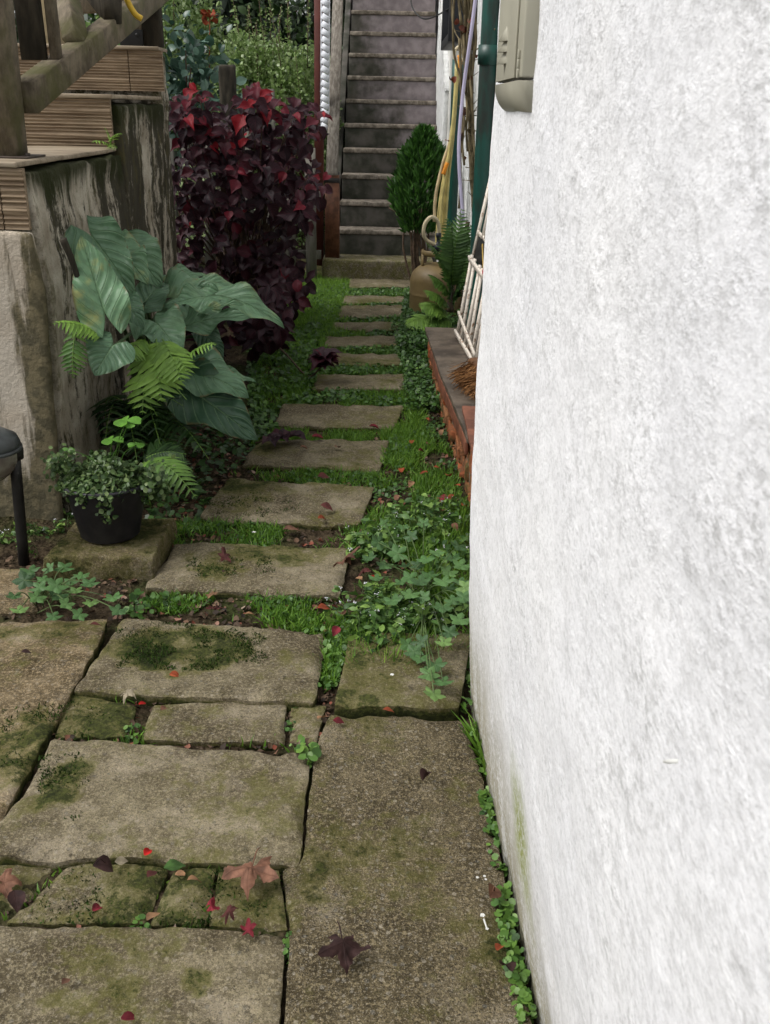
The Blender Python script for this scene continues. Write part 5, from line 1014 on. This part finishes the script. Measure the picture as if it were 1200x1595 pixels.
leaf_at(104, 1533, 'o', .018, 'brown', 'little brown leaf bit on the big plain bottom slab', .006, 60, .7)
leaf_at(771, 1397, 'o', .045, 'brown', 'pointed brown leaf touching the green cover at the wall foot', .012, 60, .8, stalk=.012)
leaf_at(778, 1481, 't', .020, 'orange', 'small rusty scrap beside the wall foot below the pointed leaf', .012, 60, .8)
leaf_at(791, 1514, 't', .032, 'dark', 'dark crumpled leaf lying in the green cover at the wall foot', .012, 100, 1.2)
leaf_at(528, 1128, 'o', .028, 'crimson', 'crimson leaf at the far left corner of the long coarse slab', .008, -10, .5)
leaf_at(500, 1122, 't', .022, 'tan', 'tan leaf bit at the joint left of the crimson corner leaf', .0, 60, .7)
leaf_at(606, 1111, 'o', .028, 'orange', 'orange red leaf in the joint below the olive slab', .008, 0, .6)
leaf_at(665, 1213, 'o', .038, 'dark', 'shrivelled dark seed head on the long coarse slab', .008, 100, 2.6)
leaf_at(272, 1056, 't', .022, 'orange', 'orange red leaf on the front of the slab with the moss patch', .026, 10, .8)
leaf_at(222, 1100, 't', .017, 'red', 'bright red petal in the narrow joint below the moss patch slab', .0, 30, .6)
leaf_at(200, 1090, 'm', .050, 'pale', 'pale papery leaf at the front edge of the moss patch slab', .01, -30, .5)
leaf_at(256, 1108, 't', .020, 'brown', 'rusty brown leaf bit on the narrow smooth slab', .0, 60, .7)
leaf_at(150, 977, 'o', .032, 'maroon', 'small dull red leaf on the corner of the yellow brown stone', .018, 10, .5)
leaf_at(42, 1020, 'o', .026, 'dark', 'tiny black leaf on the yellow brown cracked stone', .018, 10, .6)
leaf_at(538, 888, 'm', .105, 'brown', 'large folded brown leaf at the right corner of a stepping stone', .008, 100, 2.2, tilt=.6)
leaf_at(568, 903, 'm', .080, 'maroon', 'dark reddish crumpled leaf between the folded brown leaf and green patch', .0, 30, 1.6, tilt=.5)
leaf_at(584, 905, 't', .028, 'red', 'small red leaf under the lobed green patch', .02, 30, .8)
leaf_at(506, 953, 'o', .042, 'orange', 'shiny orange red leaf on the grass right of the near stepping stone', .008, 20, .7)
leaf_at(333, 957, 'm', .070, 'maroon', 'brown crumpled leaf on the grass strip above the moss patch slab', -.005, 60, 1.2)
leaf_at(330, 931, 'm', .050, 'tan', 'pinkish tan crumpled leaf just behind the brown crumpled one', -.005, 100, 1.2)
leaf_at(392, 962, 'o', .034, 'tan', 'dry tan leaf in the grass strip right of the brown crumpled leaf', -.005, 20, .8)
leaf_at(350, 874, 'm', .070, 'maroon', 'curled dark red leaf on the stone right of the pot block', .006, 30, 1.6)
leaf_at(350, 893, 't', .016, 'dark', 'tiny dark scrap below the curled dark red leaf', .006, 60, .7)
leaf_at(510, 797, 'o', .050, 'maroon', 'thin maroon leaf on the stone level with the flower pot', .006, -15, .9)
leaf_at(502, 812, 't', .030, 'orange', 'rusty leaf on the front edge of the stone level with the pot', .004, 30, .9)
leaf_at(455, 829, 'o', .060, 'brown', 'flat brown leaf in the damp gap between two stepping stones', -.01, 10, .4)
leaf_at(495, 685, 't', .046, 'crimson', 'pinkish red leaf on the far edge of a mid path stone', .006, 10, .6)
leaf_at(474, 701, 't', .03, 'brown', 'small brown leaf left on the stone below the pinkish red one', .006, 10, .9)
leaf_at(526, 700, 't', .03, 'brown', 'small brown leaf right on the stone below the pinkish red one', .006, 70, .9)
leaf_at(583, 669, 't', .042, 'crimson', 'dark pink leaf in the grass gap right of the pinkish red one', .0, 10, .7)
leaf_at(505, 747, 'o', .05, 'maroon', 'dull red leaf in the mossy gap right of centre', -.005, 10, .6)
for k, (u, v) in enumerate(((668, 655), (690, 678), (671, 696), (658, 706), (685, 731), (625, 735), (638, 759), (616, 779), (690, 779), (704, 780), (722, 793), (626, 810), (710, 828), (668, 620), (712, 760), (700, 745), (560, 905), (533, 960), (524, 990), (640, 690), (660, 740), (690, 800), (707, 700))):
    leaf_at(u + rng.normal(0, 2), v, 'ot'[k % 2], rng.uniform(.022, .040), ['orange', 'tan', 'brown', 'crimson', 'orange'][k % 5], 'small reddish or tan fallen leaf on the green strip beside the brick ledge or weeds', rng.uniform(.0, .012), None, rng.uniform(.4, 1.4), 'small fallen leaves in the green strip')
# white blossoms
MT['petal'] = simple('white_blossom', (.60, .60, .57), .5, .03)
def blossom(u, v, s, label, tube_to=None, z=.012):
    c = G(u, v, z); mb = MB(); an = np.arange(5) * 1.257; batch(mb, leaf_tpl([.2, .5, .5, .2], 4, 1, .3), c, np.stack([np.cos(an), np.sin(an), .35 + 0 * an], 1), (0, 0, 1.), s, .6, .5)
    if tube_to: tube(mb, [c, G(*tube_to, z)], .0013, .0018, sides=6, k=2)
    tag(mb.build('white_blossom', MT['petal']), label, 'blossom', 'white blossoms dropped on the coarse slab')
blossom(744, 1367, .0028, 'tiny white blossom, leftmost of the cluster of three on the coarse slab'); blossom(755, 1365, .0028, 'tiny white blossom at the top of the cluster of three on the coarse slab'); blossom(757, 1370, .0024, 'tiny white blossom at the lower right of the cluster of three on the coarse slab')
blossom(752, 1426, .0045, 'larger white blossom near the wall below the cluster of three'); blossom(759, 1447, .003, 'white blossom with a thin white tube below the larger one', (754, 1432))
blossom(396, 829, .007, 'single white petal in the gap in front of the pot level stone', z=.0); blossom(611, 1051, .005, 'single cream blossom on the olive slab under the weeds', z=.04)
# ================================================================== GARDEN BEHIND
def shrub(name, label, base, cen, rad, N, ls, mat, tpl, tb=(.2, .8), up=.3, stems=6, cat='shrub', spikes=0, bend=(.1, .8), hollow=.35, noise=.5):
    r = thing(name, label, cat, base); mb = MB(); cen = np.asarray(cen, float); rad = np.asarray(rad, float)
    d = rdir(N * 2); q = rng.uniform(hollow, 1, N * 2) ** .6; lump = 1 + noise * fbm(d * 2.2 + cen, 1.1, 3, 5); keep = fbm(d * q[:, None] * 3 + cen, 1.6, 3, 9) > -.13
    d, q, lump = d[keep][:N], q[keep][:N], lump[keep][:N]; p = cen + d * rad * (q * lump)[:, None]; p[:, 2] = np.maximum(p[:, 2], .05); n = len(p)
    batch(mb, tpl, p, d * .7 + rng.normal(0, .5, (n, 3)) + (0, 0, up), rng.normal(0, .5, (n, 3)) + (0, -.35, .9), ls * rng.uniform(.6, 1.2, n), rng.uniform(*bend, n), rng.uniform(*tb, n))
    st = MB()
    for k in range(spikes):
        a = rng.uniform(0, 6.28); t = cen + np.array([math.cos(a) * rad[0] * rng.uniform(0, .9), math.sin(a) * rad[1] * .7, rad[2] * rng.uniform(.85, 1.45)]); s = t - np.array([rng.normal(0, .05), 0, rad[2] * .7]); st = MB(); tube(st, [s, t], .005, .002, sides=4, k=2); st.build('stem', MT['twig'], r)
        m = 46; tt = rng.random(m); batch(mb, tpl, s + (t - s) * tt[:, None], rdir(m, .0, .9), rdir(m, .2, 1), ls * .85 * (1.15 - .6 * tt), .3, rng.uniform(*tb, m) + .08)
    for k in range(stems): st = MB(); tube(st, [np.asarray(base) + rng.normal(0, .05, 3) * (1, 1, 0), (np.asarray(base) + cen) / 2 + rng.normal(0, .1, 3), cen + rdir(1)[0] * rad * .7], .014, .005, sides=5, k=4); st.build('stem', MT['twig'], r)
    mb.build('foliage', mat, r)
TPL_S = leaf_tpl([.06, .32, .34, .02], 4, 1, .2)
TPL_R = leaf_tpl([.05, .34, .40, .30, .03], 5, 1, .25)
MT['pale'] = leafmat('pale_shrub_leaf', [(0, (.06, .115, .026)), (.5, (.21, .32, .09)), (1, (.52, .62, .33))], rough=.35, spec=.5, trans=.3)
MT['teal'] = leafmat('rose_leaf', [(0, (.018, .052, .032)), (.6, (.065, .14, .095)), (1, (.16, .27, .20))], rough=.35, spec=.5, trans=.2)
MT['hedge'] = leafmat('hedge_leaf', [(0, (.008, .020, .007)), (.5, (.026, .055, .014)), (1, (.06, .11, .028))], rough=.5, trans=.2)
MT['needle'] = leafmat('dark_needle', [(0, (.006, .014, .006)), (.5, (.018, .036, .014)), (1, (.06, .09, .03))], rough=.6, trans=.1)
def at(u, v, D): return P(u, v, D=D)
c = at(395, 130, 9.6); shrub('pale_shrub', 'pale green small leaved shrub rising behind the dark fence post', (c[0], 9.7, 0), (c[0], 9.7, c[2] - .35), (.48, .45, .80), 8000, .044, MT['pale'], TPL_S, spikes=14)
c = at(462, 150, 9.3); shrub('pale_shrub', 'pale green small leaved shrub next to the dark red post', (c[0], 9.4, 0), (c[0], 9.4, c[2] - .4), (.40, .42, .85), 7000, .042, MT['pale'], TPL_S, tb=(.15, .75), spikes=12)
c = at(285, 80, 10.2); shrub('pale_shrub', 'yellowish green shrub behind the teal rose leaves at the left', (c[0], 10.3, 0), (c[0], 10.3, c[2] - .3), (.55, .5, 1.0), 5000, .055, MT['pale'], TPL_S, tb=(.1, .8), spikes=6)
c = at(298, 125, 8.5); shrub('rose_bush', 'blue green leaved rose bush behind the garden steps', (c[0], 8.5, 0), (c[0], 8.5, c[2] - .12), (.34, .34, .60), 560, .085, MT['teal'], TPL_R, tb=(.1, 1.), hollow=.1, noise=.7)
mb = MB(); c = at(327, 24, 8.6); batch(mb, TPL_R, c + rng.normal(0, .03, (16, 3)), rdir(16), rdir(16), .06, .6, rng.random(16)); tube(mb, [c, c - (.03, 0, .5)], .004, sides=5, k=2); tag(mb.build('orange_shoot', LM['orange']), 'orange young shoot above the blue green rose bush', 'shoot')
c = at(360, 150, 8.1); mb = MB(); batch(mb, TPL_R, c + rng.normal(0, .05, (10, 3)), rdir(10, -.3, .3), (0, -.3, 1), .11, .3, rng.random(10)); tube(mb, [c, c - (.0, 0, 1.)], .005, sides=5, k=2); tag(mb.build('leafy_stem', MT['teal']), 'few wide blue green leaves beside the top of the dark post', 'plant')
def darktree(x, y, h, w, label, seed):
    r = thing('dark_conifer', label, 'tree', (x, y, 0)); mb = MB(); tk = MB(); tube(tk, [(x, y, -.1), (x + .05, y, h * .5), (x, y, h)], .16, .03, sides=9, k=6)
    for k in range(75):
        z = rng.uniform(.1, .97) * h; a = rng.uniform(0, 6.28); L = w * (1 - z / h * .8) * rng.uniform(.7, 1.1); e = np.array([x + math.cos(a) * L, y + math.sin(a) * L, z - .15 * L]); s = np.array([x, y, z]); tube(tk, [s, (s + e) / 2 + (0, 0, .06), e], .02, .006, sides=4, k=3)
        m = 64; t = rng.uniform(.15, 1, m); p = s + (e - s) * t[:, None] + rng.normal(0, .06, (m, 3)); batch(mb, leaf_tpl([.10, .14, .10, .01], 4, 1, .1), p, np.array([math.cos(a) * .4, math.sin(a) * .4, -.9]) + rng.normal(0, .25, (m, 3)), rdir(m), rng.uniform(.18, .42, m), rng.uniform(0, .5, m), np.clip(rng.beta(1.5, 3, m), 0, 1))
    mb.build('crown', MT['needle'], r); tk.build('trunk', MT['twig'], r)
darktree(-1.9, 13.5, 5.6, 1.7, 'dark drooping conifer behind the pale green shrubs', 1); darktree(-3.6, 14.2, 6.2, 1.9, 'tallest dark drooping conifer at the back left of the garden', 2); darktree(-.5, 15.5, 5.2, 1.5, 'dark drooping conifer behind the staircase and red post', 3)
for k, (x, y, rx, rz, lb) in enumerate(((-2.6, 8.2, .75, 1.6, 'dark bushy shrub directly behind the timber railing'), (-3.9, 9.6, 1.0, 1.9, 'dark bushy shrub farther left behind the added white upright'), (-3.0, 11.5, 1.1, 2.1, 'tall dark shrub in front of the dark conifers'), (-1.1, 11.5, .9, 1.7, 'dark shrub behind the pale green shrubs'), (.2, 16.5, 1.6, 2.4, 'broad dark shrub beyond the top of the stairs'))):
    shrub('dark_shrub', lb, (x, y, 0), (x, y, rz * .62), (rx, rx * .8, rz), 2600, .10, MT['hedge'], TPL_S, tb=(.0, .8), stems=5, hollow=.5)
c = at(172, 60, 6.5); shrub('bright_shrub', 'small bright green plant seen under the sloping timber rail', (c[0], 6.6, 0), (c[0], 6.6, c[2] - .1), (.22, .2, .35), 500, .05, MT['weed'], TPL_S, tb=(.4, 1.), stems=4)
c = at(285, 330, 7.2); shrub('low_shrub', 'small pale flecked shrub low behind the purple leaves', (c[0], 7.2, 0), (c[0], 7.2, c[2]), (.18, .15, .32), 420, .035, MT['pale'], TPL_S, tb=(.3, 1.), stems=4)
# ---- the end of a yellow hose hanging over the rail; a mossy slab beside the stair base
mb = MB(); tube(mb, [P(150, -60, D=4.3), P(188, -25, D=4.35), P(200, 4, D=4.4), P(211, 22, D=4.42), P(221, 29, D=4.42)], .012, sides=10, k=8); tag(mb.build('yellow_hose', simple('yellow_rubber', (.62, .40, .04), .4, .08)), 'yellow hose end hanging over the sloping timber rail', 'hose')
slab(*Q2((470, 402), (503, 398), (503, 428), (452, 432)), .01, 'pale mossy slab left of the stair base', rag=.6, moss=.35)
a, b = P(1026, 1187, X=.1885), P(1058, 1186, X=.1885); mb = MB(); beam(mb, a, b, .003, .0025, up=(-1, 0, 0), bev=.0008); tag(mb.build('paint_sliver', MT['petal']), 'thin white sliver stuck on the white stucco wall', 'sliver')
# ---- raised moss cushions on the slabs
MT['moss'] = leafmat('moss', [(0, (.012, .026, .006)), (.5, (.034, .064, .012)), (1, (.085, .125, .022))], rough=.9, spec=.1, trans=.1, mott=.1)
mb = MB()
for px, z, dn, th, sd in (([(180, 985), (250, 972), (400, 985), (435, 1020), (400, 1048), (270, 1048), (180, 1045)], .006, 70000, .02, 31), ([(60, 1180), (130, 1175), (145, 1215), (120, 1290), (60, 1280)], .004, 60000, .04, 32), ([(0, 1110), (110, 1090), (90, 1190), (0, 1230)], .003, 30000, .08, 33), ([(101, 1084), (216, 1100), (198, 1147), (88, 1145)], -.014, 30000, .08, 34), ([(110, 1345), (430, 1350), (440, 1438), (20, 1436)], -.008, 22000, .10, 35), ([(310, 768), (420, 755), (480, 790), (400, 808), (320, 800)], 0, 26000, .08, 36), ([(260, 870), (420, 865), (430, 895), (270, 900)], 0, 26000, .10, 37), ([(290, 1425), (330, 1425), (330, 1442), (280, 1442)], -.01, 90000, -.1, 38)):
    p = scatter(px, dn, z=z, avoid=False, clump=(24, th), seed=sd); n = len(p)
    if n: batch(mb, TPL_B, p, np.stack([rng.normal(0, .8, n), rng.normal(0, .8, n), np.ones(n)], 1), rdir(n, -.2, .2), rng.uniform(.004, .010, n), rng.uniform(.2, 1.2, n), np.clip(rng.beta(1.4, 2.6, n), 0, 1), wid=.35)
tag(mb.build('moss', MT['moss'], smooth=False), kind='stuff')
